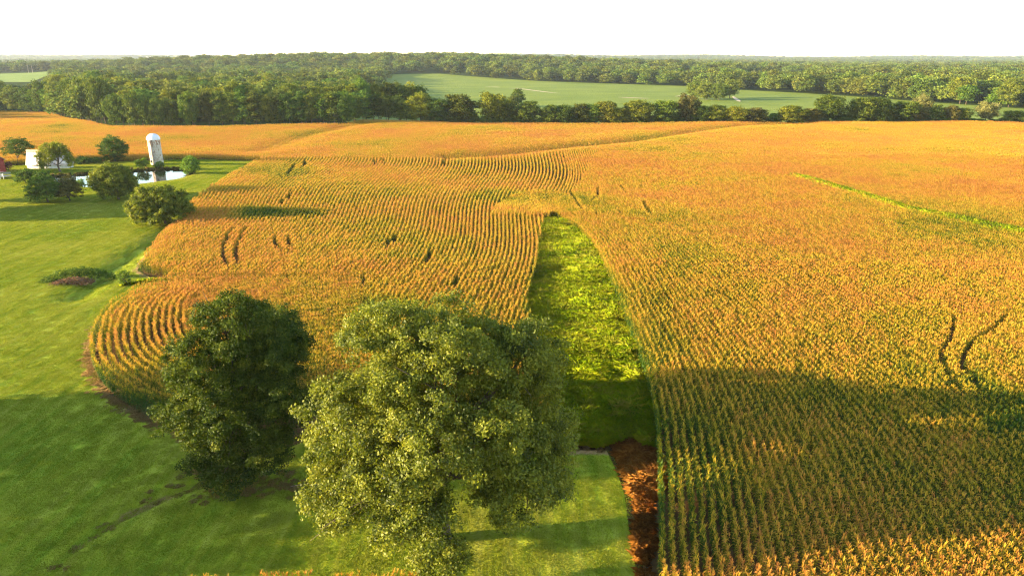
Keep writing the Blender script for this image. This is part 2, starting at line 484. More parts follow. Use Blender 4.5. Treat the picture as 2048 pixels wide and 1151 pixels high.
M['grey_roof'] = plain('grey_shingle', (.10, .10, .105), (.20, .20, .21), 3.0, .85, .3)
M['dark_glass'] = plain('dark_glass', (.012, .014, .016), (.03, .034, .038), 1.0, .1)
M['pole'] = plain('weathered_pole', (.28, .23, .18), (.46, .40, .33), 2.0, .9)

# ------------------------------------------------------------------ the ground, lawn, soybean fields, pond
def build_ground():
    ys = np.concatenate([np.arange(-160, 520, 5.0), 520 * (9200 / 520) ** (np.arange(1, 150) / 149)])
    ss = np.linspace(-1, 1, 241); ss = np.sign(ss) * np.abs(ss) ** 1.35
    Y, SX = np.meshgrid(ys, ss, indexing='ij')
    X = SX * (320 + 1.15 * np.maximum(Y, 0))
    x, y = X.ravel(), Y.ravel()
    infield = inside(CORN, x, y)
    inlawn = inside(LAWN, x, y) & (dist(LAWN, x, y, True) > 5.2)
    z = T(x, y) - .08 - 1.7 * inlawn
    n = len(ss)
    i = np.arange(len(ys) - 1)[:, None] * n; j = np.arange(n - 1)[None]
    F = np.stack([i + j, i + j + 1, i + n + j + 1, i + n + j], -1).reshape(-1, 4)
    mb = MB(); mb.add(np.stack([x, y, z], -1), F, np.where(infield | (y < 200), 0., 1.))
    ob('ground', mb.mesh('ground', M['ground'], True, 'wooded'), kind='structure')
build_ground()

def sheet(name, poly, grid, zf, mat, af=None, extra=None, aname='tint', edge=None, **kw):
    b = dense(poly, edge or grid(poly[:, 0], poly[:, 1]).min() * 1.0)
    lo, hi = poly.min(0), poly.max(0)
    pts = []
    for s in sorted(set(np.unique(np.round(grid(poly[:, 0], poly[:, 1]), 2)))):
        gx, gy = np.meshgrid(np.arange(lo[0], hi[0], s), np.arange(lo[1], hi[1], s))
        p = np.stack([gx.ravel(), gy.ravel()], -1) + rng.uniform(-.25, .25, (gx.size, 2)) * s
        p = p[np.abs(np.round(grid(p[:, 0], p[:, 1]), 2) - s) < .01]
        pts.append(p)
    p = np.vstack(pts)
    if extra is not None: p = np.vstack([p, extra])
    k = inside(poly, p[:, 0], p[:, 1]) & (dist(poly, p[:, 0], p[:, 1], True) > .3)
    p = p[k]
    nb = len(b)
    vs = [Vector(q) for q in b] + [Vector(q) for q in p]
    r = delaunay_2d_cdt(vs, [], [list(range(nb))], 1, 1e-4)
    V = np.array([(v.x, v.y) for v in r[0]]); F = np.array([f for f in r[2] if len(f) == 3])
    mb = MB(); mb.add(np.column_stack([V, zf(V[:, 0], V[:, 1])]), F, af(V[:, 0], V[:, 1]) if af else .5)
    return ob(name, mb.mesh(name, mat, True, aname), **kw)

def lawn_dirt(x, y):
    g = dist(GULLY, x, y)
    d = .85 * np.exp(-(g / .6) ** 2) * smooth(y, 51, 54) * (.55 + .7 * vnoise(x, y, 2.5, 4))
    d = np.maximum(d, .10 * np.exp(-(g / 1.6) ** 2))
    d = np.maximum(d, .52 * np.exp(-(dist(DIRT_LINE, x, y) / .9) ** 2))
    d = np.maximum(d, .40 * np.exp(-(dist(DIRT_UNDER, x, y) / 3.0) ** 2))
    d = np.maximum(d, .66 * np.exp(-(dist(LOBE_EDGE, x, y) / .6) ** 2))
    d = np.maximum(d, .85 * np.exp(-(dist(np.vstack([FIELD_LEFT[-3:], NOTCH]), x, y) / 1.1) ** 2))
    d = np.maximum(d, .95 * np.exp(-(dist(DRYPATCH, x, y, True) / .8) ** 2)) 
    d = np.where(inside(DRYPATCH, x, y), 1, d)
    d = np.maximum(d, .75 * (1 - smooth(np.abs(dist(POND, x, y, True)), .5, 2.5)))
    return d
ex = []
for off in np.arange(-3, 3.01, .45):
    q = dense(GULLY, .5, False); ex.append(q + np.array([.45, .89]) * off + rng.normal(0, .05, q.shape))
for line, wdt in ((LOBE_EDGE, 2.4), (DIRT_LINE, 2)):
    q = dense(line, .8, False)
    for off in np.arange(-wdt, wdt + .01, .7): ex.append(q + np.array([.6, .5]) * off + rng.normal(0, .1, q.shape))
q = dense(POND, 1.5)
for s in (1.02, 1.07, 1.13, .97, .9): ex.append(POND_C + (q - POND_C) * s)
sheet('lawn', LAWN, lambda x, y: np.where(y < 100, 1.3, np.where(y < 165, 2.2, 4.0)), lambda x, y: Tg(x, y) + .03, M['lawn'], lawn_dirt, np.vstack(ex), 'dirt', 1.3, kind='structure')
sheet('pond_water', POND_C + (POND - POND_C) * 1.03, lambda x, y: x * 0 + 3.0, lambda x, y: x * 0 + WATER_Z, M['water'], kind='structure')
def soy_z(x, y): return T(x, y) + .7
sheet('soybean_field', SOY, lambda x, y: np.where(y < 700, 9., 18.), soy_z, M['soy'], kind='structure')
sheet('pasture', PASTURE, lambda x, y: x * 0 + 25., lambda x, y: T(x, y) + .8, M['pasture'], kind='structure')
sheet('pasture.001', PASTURE2, lambda x, y: x * 0 + 25., lambda x, y: T(x, y) + .8, M['soy'], kind='structure')
sheet('meadow_ground', STRIP, lambda x, y: x * 0 + 2.2, lambda x, y: T(x, y) + .03, M['lawn'], lambda x, y: x * 0, None, 'dirt', 2.2, kind='structure')
sheet('weed_ground', WEEDS, lambda x, y: x * 0 + 2.2, lambda x, y: T(x, y) + .02, M['thatch'], None, None, 'tint', 2.2, kind='structure')
# bare sandy terraces that show as thin lines across the soybeans
def strip_poly(pts, w):
    c = chaikin(PL(pts), 2); d = np.gradient(c, axis=0); n = np.stack([-d[:, 1], d[:, 0]], -1) / np.linalg.norm(d, axis=1)[:, None]
    t = np.sin(np.linspace(.08, math.pi - .08, len(c)))[:, None] * w
    return np.vstack([c + n * t, (c - n * t)[::-1]])
for pts, w in (([(1236, 191.5), (1262, 192.6), (1300, 194)], 3.0), ([(1018, 174.5), (1032, 174), (1052, 176.5), (1095, 182), (1120, 184)], 2.4), ([(970, 172), (985, 171.5), (1000, 172.5)], 3), ([(1350, 190), (1372, 188), (1385, 187)], 2.6), ([(1466, 190), (1474, 196), (1480, 200)], 2.2), ([(1640, 210), (1672, 208.5), (1702, 211)], 2.4)):
    sheet('bare_soil_strip', strip_poly(pts, w), lambda x, y: x * 0 + 6., lambda x, y: soy_z(x, y) + .25, M['sand'] if pts[0][0] != 1640 else M['pasture'], None, None, 'tint', 4.0, kind='structure')

# ------------------------------------------------------------------ geometry-node scattering for what nobody could count
def src_collection(name, meshes):
    c = bpy.data.collections.new(name)
    for i, me in enumerate(meshes):
        o = bpy.data.objects.new('%s_%02d' % (name, i), me); c.objects.link(o)
    return c

def scatter(name, pos, rot, scl, idx, coll, dry=None, **kw):
    me = bpy.data.meshes.new(name)
    n = len(pos)
    me.vertices.add(n); me.vertices.foreach_set('co', np.asarray(pos, np.float32).ravel())
    def put(nm, typ, fld, a):
        at = me.attributes.new(nm, typ, 'POINT'); at.data.foreach_set(fld, a)
    put('rot', 'FLOAT_VECTOR', 'vector', np.asarray(rot, np.float32).ravel())
    put('scl', 'FLOAT_VECTOR', 'vector', np.asarray(scl, np.float32).ravel())
    put('idx', 'INT', 'value', np.asarray(idx, np.int32))
    put('dryness', 'FLOAT', 'value', np.asarray(dry if dry is not None else np.zeros(n), np.float32))
    g = bpy.data.node_groups.new(name, 'GeometryNodeTree')
    g.interface.new_socket('Geometry', in_out='INPUT', socket_type='NodeSocketGeometry')
    g.interface.new_socket('Geometry', in_out='OUTPUT', socket_type='NodeSocketGeometry')
    N, L = g.nodes, g.links
    gi, go = N.new('NodeGroupInput'), N.new('NodeGroupOutput')
    ci = N.new('GeometryNodeCollectionInfo'); ci.inputs['Collection'].default_value = coll
    ci.inputs['Separate Children'].default_value = True; ci.inputs['Reset Children'].default_value = True
    m2p = N.new('GeometryNodeMeshToPoints')
    iop = N.new('GeometryNodeInstanceOnPoints'); iop.inputs['Pick Instance'].default_value = True
    def na(nm, dt):
        a = N.new('GeometryNodeInputNamedAttribute'); a.data_type = dt; a.inputs['Name'].default_value = nm
        return [o for o in a.outputs if o.enabled and o.name == 'Attribute'][0]
    e2r = N.new('FunctionNodeEulerToRotation')
    L.new(na('rot', 'FLOAT_VECTOR'), e2r.inputs[0])
    L.new(gi.outputs[0], m2p.inputs['Mesh']); L.new(m2p.outputs[0], iop.inputs['Points'])
    L.new(ci.outputs[0], iop.inputs['Instance']); L.new(na('idx', 'INT'), iop.inputs['Instance Index'])
    L.new(e2r.outputs[0], iop.inputs['Rotation']); L.new(na('scl', 'FLOAT_VECTOR'), iop.inputs['Scale'])
    L.new(iop.outputs[0], go.inputs[0])
    o = ob(name, me, kind='stuff', **kw)
    md = o.modifiers.new('scatter', 'NODES'); md.node_group = g
    return o

# ------------------------------------------------------------------ corn plants
def corn_plant(mb, r, x0, y0, lod=0, hs=1.0):
    H = r.uniform(1.95, 2.3) * hs
    lean = r.normal(0, .05, 2)
    base = np.array([x0, y0, 0.])
    def stem(t): return base + np.array([lean[0] * t * H, lean[1] * t * H, t * H])
    dry0 = r.normal(.0, .10)
    if lod < 2:
        mb.tube([stem(0), stem(.55), stem(.98)], [.018, .014, .008], 3, np.repeat(np.array([.30, .35, .55]) + dry0, 3), False)
    nl = (11, 6)[min(lod, 1)]
    az0 = r.choice([0, math.pi]) + r.normal(0, .45)
    for i in range(nl):
        t = .22 + .70 * i / (nl - 1)
        az = az0 + i * math.pi + r.normal(0, .40)
        ln = r.uniform(.44, .62) * (1 - .35 * abs(t - .55) / .45)
        up = r.uniform(.7, 1.15)
        s = np.array([0, .35, .7, 1.0]) if lod == 0 else np.array([0, .5, 1.0])
        rr = s * ln * (.62 if lod == 0 else .8); zz = up * s * ln * .75 - 1.05 * s ** 2 * ln * (.75 if r.random() < .7 else 1.2)
        dr = np.array([math.cos(az), math.sin(az), 0]); sd = np.array([-dr[1], dr[0], 0]) + np.array([0, 0, r.normal(0, .5)])
        wd = (.068 if lod == 0 else .12) * r.uniform(.8, 1.2) * np.array([.55, 1, .8, .12] if lod == 0 else [.6, 1, .15])
        c = stem(t) + dr[None] * rr[:, None] + np.array([0, 0, 1.])[None] * zz[:, None]
        V = np.vstack([c - sd * wd[:, None] * .5, c + sd * wd[:, None] * .5])
        k = len(s); j = np.arange(k - 1)
        tint = np.clip(.12 + .52 * t + dry0 + r.normal(0, .12) + np.tile(s, 2) * .12, 0, 1)
        mb.add(V, np.stack([j, j + 1, k + j + 1, k + j], -1), tint)
    nt_ = (9, 3)[min(lod, 1)]
    for i in range(nt_):
        az = r.uniform(0, 6.28); sp = r.uniform(.05, .28) if i else 0.02
        a = stem(.97); b = a + np.array([math.cos(az) * sp, math.sin(az) * sp, r.uniform(.24, .42)])
        w = .020 if lod == 0 else .03
        sd = np.array([-math.sin(az), math.cos(az), 0]) * w
        mb.add([a - sd, a + sd, b + sd * .6, b - sd * .6], [(0, 1, 2, 3)], np.clip(.78 + dry0 + r.normal(0, .10), 0, 1))

r_ = np.random.default_rng(11)
SEG = 2.0
single = []
for k in range(12):
    mb = MB(); corn_plant(mb, r_, 0, 0, 0); single.append(mb.mesh('corn_plant', M['corn']))
near_seg, far_seg = [], []
for k in range(8):
    mb = MB()
    for i in range(10): corn_plant(mb, r_, r_.normal(0, .03), -.9 + .2 * i + r_.normal(0, .02), 0)
    near_seg.append(mb.mesh('corn_row_near', M['corn']))
for k in range(8):
    mb = MB()
    for i in range(13): corn_plant(mb, r_, r_.normal(0, .04), -1.38 + .23 * i + r_.normal(0, .03), 1)
    far_seg.append(mb.mesh('corn_row_far', M['corn']))

GAPS = [([(465, 459), (455, 474), (446, 494), (445, 512), (456, 533)], .55), ([(491, 459), (482, 474), (473, 489), (470, 512), (478, 527)], .55),
        ([(550, 478), (549, 490), (561, 502), (580, 508)], .6), ([(578, 478), (576, 489), (585, 500)], .6),
        ([(790, 474), (776, 494)], .6), ([(860, 508), (846, 530)], .5), ([(915, 556), (905, 580)], .5),
        ([(1905, 640), (1905, 667), (1899, 684), (1882, 709), (1880, 722), (1888, 742), (1899, 761), (1920, 790)], .40),
        ([(2012, 638), (1977, 671), (1949, 686), (1941, 692), (1931, 709), (1922, 726), (1926, 743), (1940, 757), (1965, 790)], .42),
        ([(1286, 405), (1292, 417), (1302, 433)], .6), ([(1240, 372), (1250, 382)], .5),
        ([(745, 318), (752, 326)], 1.0), ([(762, 316), (770, 324)], 1.0), ([(893, 318), (886, 331)], .9),
        ([(320, 556), (450, 557), (620, 560), (760, 566)], .55), ([(1910, 361), (1938, 361)], 1.2),
        ([(1140, 384), (1150, 402), (1163, 425)], .5), ([(1195, 376), (1196, 392), (1183, 404)], .5),
        ([(1000, 402), (1060, 388), (1140, 385)], .5), ([(590, 326), (575, 350)], .9), ([(612, 320), (604, 335)], .9),
        ([(600, 372), (585, 390), (560, 412)], .6)]
GAPS = [(PL(a, 1.5), w) for a, w in GAPS]
GREENS_AND_SHADE = [((515, 427), (52, 15), .55), ((600, 428), (60, 9), .35), ((2020, 830), (65, 50), .30), ((1960, 770), (40, 30), .22), ((1820, 640), (90, 30), .18), ((1650, 800), (80, 40), .16),  # first patch puts the shade beside the lone tree into the corn colour
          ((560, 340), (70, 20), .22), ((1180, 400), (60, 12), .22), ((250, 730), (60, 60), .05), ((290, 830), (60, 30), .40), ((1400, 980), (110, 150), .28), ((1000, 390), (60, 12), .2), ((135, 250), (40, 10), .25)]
GREEN_LINE = PL([(1590, 354), (1640, 368), (1720, 390), (1810, 418), (1900, 436), (1990, 456), (2100, 476)], 1.5)
GREEN_LINE2 = PL([(1590, 398), (1680, 422), (1800, 450), (1950, 490)], 1.5)
OLIVES = [((480, 556), (150, 3)), ]

def strip_edge_x(y):
    yy = STRIP_R[::-1][:, 1]; xx = STRIP_R[::-1][:, 0]
    a = np.interp(y, np.concatenate([[30, 45, 56], yy[1:]]), np.concatenate([[10.6, 11.7, 14.0], xx[1:]]))
    return np.where(y > 172, 11 - .12 * (y - 172), a)

fam = []
def rows(xf, us, vs, swap=False):
    """rows of constant u; position xf(u, v); returns x, y, angle"""
    U, Vv = np.meshgrid(us, vs, indexing='ij')
    Vv = Vv + rng.uniform(0, 2, (len(us), 1))
    x, y = xf(U, Vv); x2, y2 = xf(U, Vv + .5)
    return x.ravel(), y.ravel(), np.arctan2((y2 - y).ravel(), (x2 - x).ravel()) - math.pi / 2

head = lambda x, y: (((x - 11) / (20 + 5 * np.sin(x / 7))) ** 2 + ((y - 170) / (32 + 4 * np.sin(x / 5))) ** 2 < 1) & (y > 171)
lobe_d = lambda x, y: dist(LOBE_EDGE, x, y)
rightof = lambda x, y: np.where(y < 172, x > 8, x > 11 + (y - 172) * .22)
far = lambda x, y: (y > 280 + 4 * np.sin(x / 20)) | (x < -104)
def fam_id(x, y):
    f = np.zeros(x.shape, int)                                  # 0 left rows
    f[rightof(x, y)] = 1
    f[(x < -14 - (y - 60) * .22) & (y < 121)] = 4               # crosswise middle
    f[(lobe_d(x, y) < 13) & (y < 117) & (x < -20)] = 2
    f[head(x, y)] = 3
    f[far(x, y)] = 5
    return f
YV = lambda a, b, s: np.arange(a, b, s)
parts = []
sL, sR = .92, .88
s_ = lambda u: -.19 + (u + 75) / 80 * .265
parts.append((0, *rows(lambda u, v: (u + np.clip(s_(u), -.2, .09) * (v - 140) + 1.2 * np.sin(v / 17 + u / 40), v), YV(-120, 60, sL), YV(70, 285, SEG))))
parts.append((1, *rows(lambda u, v: (strip_edge_x(v) + u - .0011 * u * (v - 60), v), YV(.35, 330, sR), YV(13, 284, SEG))))
lb = dense(LOBE_EDGE, .5, False); ln_ = np.gradient(lb, axis=0); ln_ = np.stack([-ln_[:, 1], ln_[:, 0]], -1); ln_ /= np.linalg.norm(ln_, axis=1)[:, None]
arc = np.concatenate([[0], np.cumsum(np.linalg.norm(np.diff(lb, axis=0), axis=1))])
def lobef(u, v):
    v = np.clip(v, 0, arc[-1])
    bx, by = np.interp(v, arc, lb[:, 0]), np.interp(v, arc, lb[:, 1]); nx, ny = np.interp(v, arc, ln_[:, 0]), np.interp(v, arc, ln_[:, 1])
    return bx + nx * u, by + ny * u
parts.append((2, *rows(lobef, YV(.6, 14, 1.0), YV(0, arc[-1] - 2, SEG))))
parts.append((3, *rows(lambda u, v: (11 + u * .66 * np.cos(v / (u + 4)), 171 + u * np.sin(v / (u + 4))), YV(1.5, 37, .95), YV(0, 125, SEG))))
k = parts[-1]
parts.append((4, *rows(lambda u, v: (v, u + .10 * v + 1.5 * np.sin(v / 15)), YV(40, 140, .9), YV(-90, 20, SEG))))
parts.append((5, *rows(lambda u, v: (v, u + .04 * v + 5 * np.sin(v / 60)), YV(150, 570, .92), YV(-540, 520, 3.0))))
X, Y, A, FI = [], [], [], []
for f, x, y, a in parts:
    jit = rng.normal(0, .05, x.shape); x = x + jit
    k = np.ones(x.shape, bool)
    d = y * CP + HC * SP
    k &= np.abs(x) < .92 * d + 26
    x, y, a = x[k], y[k], a[k]
    k = fam_id(x, y) == f
    x, y, a = x[k], y[k], a[k]
    k = inside(CORN, x, y) & ~((dist(LOBE_EDGE, x, y) < .5) & (f != 2)) & (dist(STRIP_L, x, y) > .4) & (dist(NOTCH, x, y) > .8) & (dist(FIELD_LEFT, x, y) > .7)
    k &= dist(GREEN_LINE, x, y) > 1.25
    gm = np.full(x.shape, 1e9)
    for g, w in GAPS: gm = np.minimum(gm, dist(g, x, y) - w * .8)
    hl = SEG / 2 if f != 5 else 1.5
    e = k & (gm < hl + .1); k &= ~e
    X.append(x[k]); Y.append(y[k]); A.append(a[k]); FI.append(np.full(k.sum(), f))
    for off in np.arange(-hl + .1, hl, .2 if f != 5 else .23):
        ex_, ey_ = x[e] - np.sin(a[e]) * off, y[e] + np.cos(a[e]) * off
        ok = np.ones(ex_.shape, bool)
        for g, w in GAPS: ok &= dist(g, ex_, ey_) > w * .8
        X.append(ex_[ok]); Y.append(ey_[ok]); A.append(a[e][ok]); FI.append(np.full(ok.sum(), 10 + f))
# a few rows of a second plot along the bottom edge of the picture
bx, by = np.meshgrid(np.arange(-24.5, -7.2, SEG), np.array([43.2, 42.4, 41.6, 40.8]))
bx = bx.ravel() + rng.uniform(-.4, .4, bx.size); by = by.ravel() - .02 * (bx + 24) + rng.normal(0, .1, bx.size)
kk = (rng.random(bx.size) < .9) & ~((by > 43) & (bx < -19))
X.append(bx[kk]); Y.append(by[kk]); A.append(np.full(kk.sum(), math.pi / 2)); FI.append(np.full(kk.sum(), 6))
X, Y, A, FI = map(np.concatenate, (X, Y, A, FI))
Z = T(X, Y)
GX, GY = pix(X, Y, Z + 1.6)
dry = np.zeros(X.shape)
for (cx, cy), (rx, ry), a in GREENS_AND_SHADE:
    dry -= a * np.exp(-(((GX - cx) / rx) ** 2 + ((GY - cy) / ry) ** 2) ** 2)  # lowers dryness for greener crop and for the painted shade patch
wid = 1.5 + .8 * vnoise(X, Y, 8, 5)
gl = dist(GREEN_LINE, X, Y); dry = np.where(gl < wid, -.20, dry)
gl2 = dist(GREEN_LINE2, X, Y); dry = np.where(gl2 < 1.0, dry - .15, dry)
dry -= .30 * np.exp(-(np.abs(dist(CORN, X, Y, True)) / 1.2) ** 2) * (Y < 130)
dry += .13 * smooth(Y, 90, 240) - .075
dry += .10 * (vnoise(X, Y, 2.2, 9) - .5) + rng.normal(0, .05, X.shape)
dry += np.where(FI == 6, .08, 0) - np.where(FI == 3, .14, 0)
hsc = 1 + .12 * (vnoise(X, Y, 9, 3) - .5) + rng.normal(0, .035, X.shape)
hsc *= np.where(gl < wid, 1.12, 1)
dz = depth(X, Y, Z)
onep = FI >= 10
nearm = (dz < 135) & (FI != 5) & ~onep
# the plants that show largest in the photograph are things of their own
tx, ty = pix(X, Y, Z + 2.2)
vis = (tx > -10) & (tx < 2058) & (ty < 1150)
lo_ = vis & (FI == 6)
order = [i for i in np.argsort(dz) if vis[i] and nearm[i]]
b6 = [i for i in order if FI[i] == 6][:8]
pick = b6 + [i for i in order if FI[i] != 6][:30 - len(b6)]
lone = np.zeros(X.shape, bool); lone[pick] = True
for i in pick:
    ca, sa = math.cos(A[i]), math.sin(A[i])
    strip6 = FI[i] == 6
    for q in range(10):
        ly = -.9 + .2 * q + random.gauss(0, .02); lx = random.gauss(0, .03)
        x, y = X[i] + lx * ca - ly * sa, Y[i] + lx * sa + ly * ca
        sc = hsc[i] * random.uniform(.92, 1.06)
        ob('corn_plant', random.choice(single), None, (x, y, t1(x, y)), A[i] + random.choice((0, math.pi)) + random.gauss(0, .2), sc,
           'dry golden corn plant in the short row below the big pale tree' if strip6 else 'green and tan corn plant at the near end of a right-hand row', 'corn plant',
           'corn plants in the short row by the bottom edge' if strip6 else 'corn plants at the near ends of the right-hand rows')
k = ~lone
idx = np.where(onep, 16 + rng.integers(0, 12, X.shape), np.where(nearm, rng.integers(0, 8, X.shape), 8 + rng.integers(0, 8, X.shape)))
coll = src_collection('corn_row', near_seg + far_seg + single)
flip = rng.integers(0, 2, X.shape) * math.pi
stretch = np.where(nearm | onep, 1.0, np.where(FI == 5, 1.0, 2.0 / 3.0 * 1.02))
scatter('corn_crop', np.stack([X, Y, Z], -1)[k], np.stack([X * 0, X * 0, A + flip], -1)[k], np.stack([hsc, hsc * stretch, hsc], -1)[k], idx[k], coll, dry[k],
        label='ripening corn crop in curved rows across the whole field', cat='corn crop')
print('corn segments', len(X), 'near', int(nearm.sum()))

# ------------------------------------------------------------------ grasses
def blades(n, rad, L, W, mat, spread=.5, seed=0, name='blades'):
    r = np.random.default_rng(seed)
    ang = r.uniform(0, 6.28, n); rr = rad * np.sqrt(r.random(n)) if np.isscalar(rad) else 0
    px_, py_ = rr * np.cos(ang), rr * np.sin(ang)
    az = r.uniform(0, 6.28, n); ln = L * r.uniform(.6, 1.15, n); sp = spread * r.uniform(.3, 1.3, n)
    d = np.stack([np.cos(az), np.sin(az), 0 * az], -1); s = np.stack([-np.sin(az), np.cos(az), 0 * az], -1)
    b = np.stack([px_, py_, 0 * px_], -1)
    m_ = b + d * (ln * sp * .35)[:, None] + np.array([0, 0, 1.]) * (ln * .62)[:, None]
    t = b + d * (ln * sp)[:, None] + np.array([0, 0, 1.]) * (ln * np.clip(1 - .45 * sp, .3, 1))[:, None]
    w = W * r.uniform(.7, 1.2, n)[:, None]
    V = np.stack([b - s * w, b + s * w, m_ + s * w * .8, t, m_ - s * w * .8], 1).reshape(-1, 3)
    F = np.arange(n)[:, None] * 5 + np.array([[0, 1, 2, 3, 4]])
    mb = MB(); mb.add(V, F, np.repeat(r.random(n), 5)); return mb.mesh(name, mat)

def spots(poly, s, keep=1.0, jit=.5):
    lo, hi = poly.min(0), poly.max(0)
    gx, gy = np.meshgrid(np.arange(lo[0], hi[0], s), np.arange(lo[1], hi[1], s))
    p = np.stack([gx.ravel(), gy.ravel()], -1) + rng.uniform(-jit, jit, (gx.size, 2)) * s
    p = p[inside(poly, p[:, 0], p[:, 1]) & (rng.random(len(p)) < keep)]
    d = p[:, 1] * CP + HC * SP
    return p[(np.abs(p[:, 0]) < .80 * d + 8) & (p[:, 1] > 34)]

def grass(name, poly, s, meshes, smin, smax, zf=T, keep=1.0, hnoise=0, extra=None, **kw):
    p = spots(poly, s, keep) if poly is not None else extra
    n = len(p)
    sc = rng.uniform(smin, smax, n)
    if hnoise: sc *= .55 + hnoise * vnoise(p[:, 0], p[:, 1], 4.5, 21)
    return scatter(name, np.column_stack([p, zf(p[:, 0], p[:, 1]) + .02]), np.stack([rng.normal(0, .05, n), rng.normal(0, .05, n), rng.uniform(0, 6.28, n)], -1), np.stack([sc, sc, sc], -1), rng.integers(0, len(meshes), n), src_collection(name + '_source', meshes), **kw)

grass('meadow_grass', STRIP, .55, [blades(130, .6, 1.75, .0105, M['meadow'], .85, 30 + i, 'meadow_tuft') for i in range(5)] + [blades(80, .55, 1.9, .008, M['seedhead'], .7, 38, 'seedhead_tuft')], .85, 1.15, hnoise=.5, label='tall bright green grass filling the tapering strip between the corn', cat='tall grass')
grass('dry_weeds', WEEDS, .48, [blades(100, .6, .75, .0085, M['dryweed'], 1.2, 50 + i, 'weed_tuft') for i in range(5)], .7, 1.25, hnoise=.9, label='rust brown dead weeds along the edge of the corn', cat='weeds')
dp = spots(DRYPATCH, .6)
q = dense(DIRT_LINE, .14, False); q2 = dense(DIRT_UNDER, .2, False); q3 = dense(GULLY[:60], .6, False); q4 = dense(LOBE_EDGE, .13, False)
ext = np.vstack([dp, q + rng.normal(0, .9, q.shape), q2 + rng.normal(0, 1.6, q2.shape), q3 + rng.normal(0, .8, q3.shape), q4 + rng.normal(0, .5, q4.shape)])
grass('dry_grass', None, .6, [blades(70, .4, .22, .010, M['drygrass'], 1.3, 70 + i, 'dry_tuft') for i in range(4)], .5, 1.1, Tg, extra=ext, label='flattened tan dead grass along the gully and field edges', cat='dry grass')

lawn_tufts = [blades(330, 1.15, .075, .017, M['blade'], 1.2, 90 + i, 'turf_tuft') for i in range(6)]
p = np.vstack([spots(LAWN, .95)])
dd = lawn_dirt(p[:, 0], p[:, 1]); dpond = dist(POND, p[:, 0], p[:, 1], True)
p = p[(dd < .5) & ~(inside(POND, p[:, 0], p[:, 1])) & (dpond > .8) & (p[:, 1] < 300)]
grass('lawn_grass', None, 1, lawn_tufts, .8, 1.25, lambda x, y: Tg(x, y) + .02, extra=p, label='short mown grass covering the lawn left of the corn', cat='grass')

# ------------------------------------------------------------------ trees
_U = ' first second third fourth fifth sixth seventh eighth ninth tenth eleventh twelfth thirteenth fourteenth fifteenth sixteenth seventeenth eighteenth nineteenth'.split(' ')
def nth(i):
    if i < 20: return _U[i]
    t = {2: 'twent', 3: 'thirt', 4: 'fort', 5: 'fift', 6: 'sixt', 7: 'sevent', 8: 'eight', 9: 'ninet'}[i // 10]
    return t + 'ieth' if i % 10 == 0 else t + 'y-' + _U[i % 10]
def leaf_cloud(mb, C, cr, per, size, outd, r, flat=.65, up=.5, asp=.5, tb=0.0, rnd=.85, droop=0.0):
    n = len(C) * per
    c = np.repeat(C, per, 0); o = np.repeat(outd, per, 0)
    crr = np.repeat(np.broadcast_to(cr, (len(C),)), per)
    off = r.normal(0, 1, (n, 3)); off /= np.linalg.norm(off, axis=1)[:, None]
    off = off * (crr * r.random(n) ** .45 * r.choice([1., 1., 1., 1.25], n))[:, None] * np.array([1, 1, flat]); off[:, 2] = np.where(off[:, 2] < 0, off[:, 2] * .65, off[:, 2])
    off[:, 2] -= droop * np.abs(r.normal(0, 1, n)) * crr
    p = c + off
    nn = o * .45 + off / (crr[:, None] + 1e-6) * .5 + np.array([0, 0, up]) + r.normal(0, rnd, (n, 3)); nn /= np.linalg.norm(nn, axis=1)[:, None] + 1e-9
    t = np.cross(nn, r.normal(0, 1, (n, 3))); t[:, 2] -= .3 + droop; t -= nn * (t * nn).sum(1)[:, None]; t /= np.linalg.norm(t, axis=1)[:, None] + 1e-9
    b = np.cross(nn, t)
    L = size * r.uniform(.65, 1.3, n)[:, None] * .5; W = L * asp * r.uniform(.8, 1.25, n)[:, None]
    V = np.stack([p - t * L, p + b * W - t * L * .1 - nn * L * .12, p + t * L, p - b * W - t * L * .1 - nn * L * .12], 1).reshape(-1, 3)
    F = np.arange(n)[:, None] * 4 + np.arange(4)[None]
    tint = np.clip(.42 + tb + np.repeat(r.normal(0, .15, len(C)), per) + r.normal(0, .11, n), 0, 1)
    mb.add(V, F, np.repeat(tint, 4))

def lobes_to_clumps(lobes, dens, r, lowcut=-.75):
    """clump centres on and below the surface of the crown's lobes"""
    Cs, Os = [], []
    lob = [(np.array(l[:3]), np.array(l[3:6])) for l in lobes]
    for i, (c, R3) in enumerate(lob):
        area = 12.57 * (np.mean(R3) ** 2)
        n = max(4, int(area * dens))
        d = r.normal(0, 1, (n, 3)); d /= np.linalg.norm(d, axis=1)[:, None]
        d = d[d[:, 2] > lowcut + r.normal(0, .15, n)]
        bump = .88 + .26 * np.sin(d[:, 0] * 5 + i) * np.sin(d[:, 1] * 5 + i * 2) + .10 * np.sin(d[:, 2] * 9 + i)
        rr = bump * np.where(r.random(len(d)) < .78, r.uniform(.86, 1.06, len(d)), r.uniform(.35, .86, len(d)))
        p = c + d * R3 * rr[:, None]
        ins = np.zeros(len(p), bool)
        for j, (c2, R2) in enumerate(lob):
            if j != i: ins |= (((p - c2) / R2) ** 2).sum(1) < .5
        k = ~ins | (r.random(len(p)) < .12)
        Cs.append(p[k]); Os.append((d / R3 * np.mean(R3))[k])
    return np.vstack(Cs), np.vstack(Os)

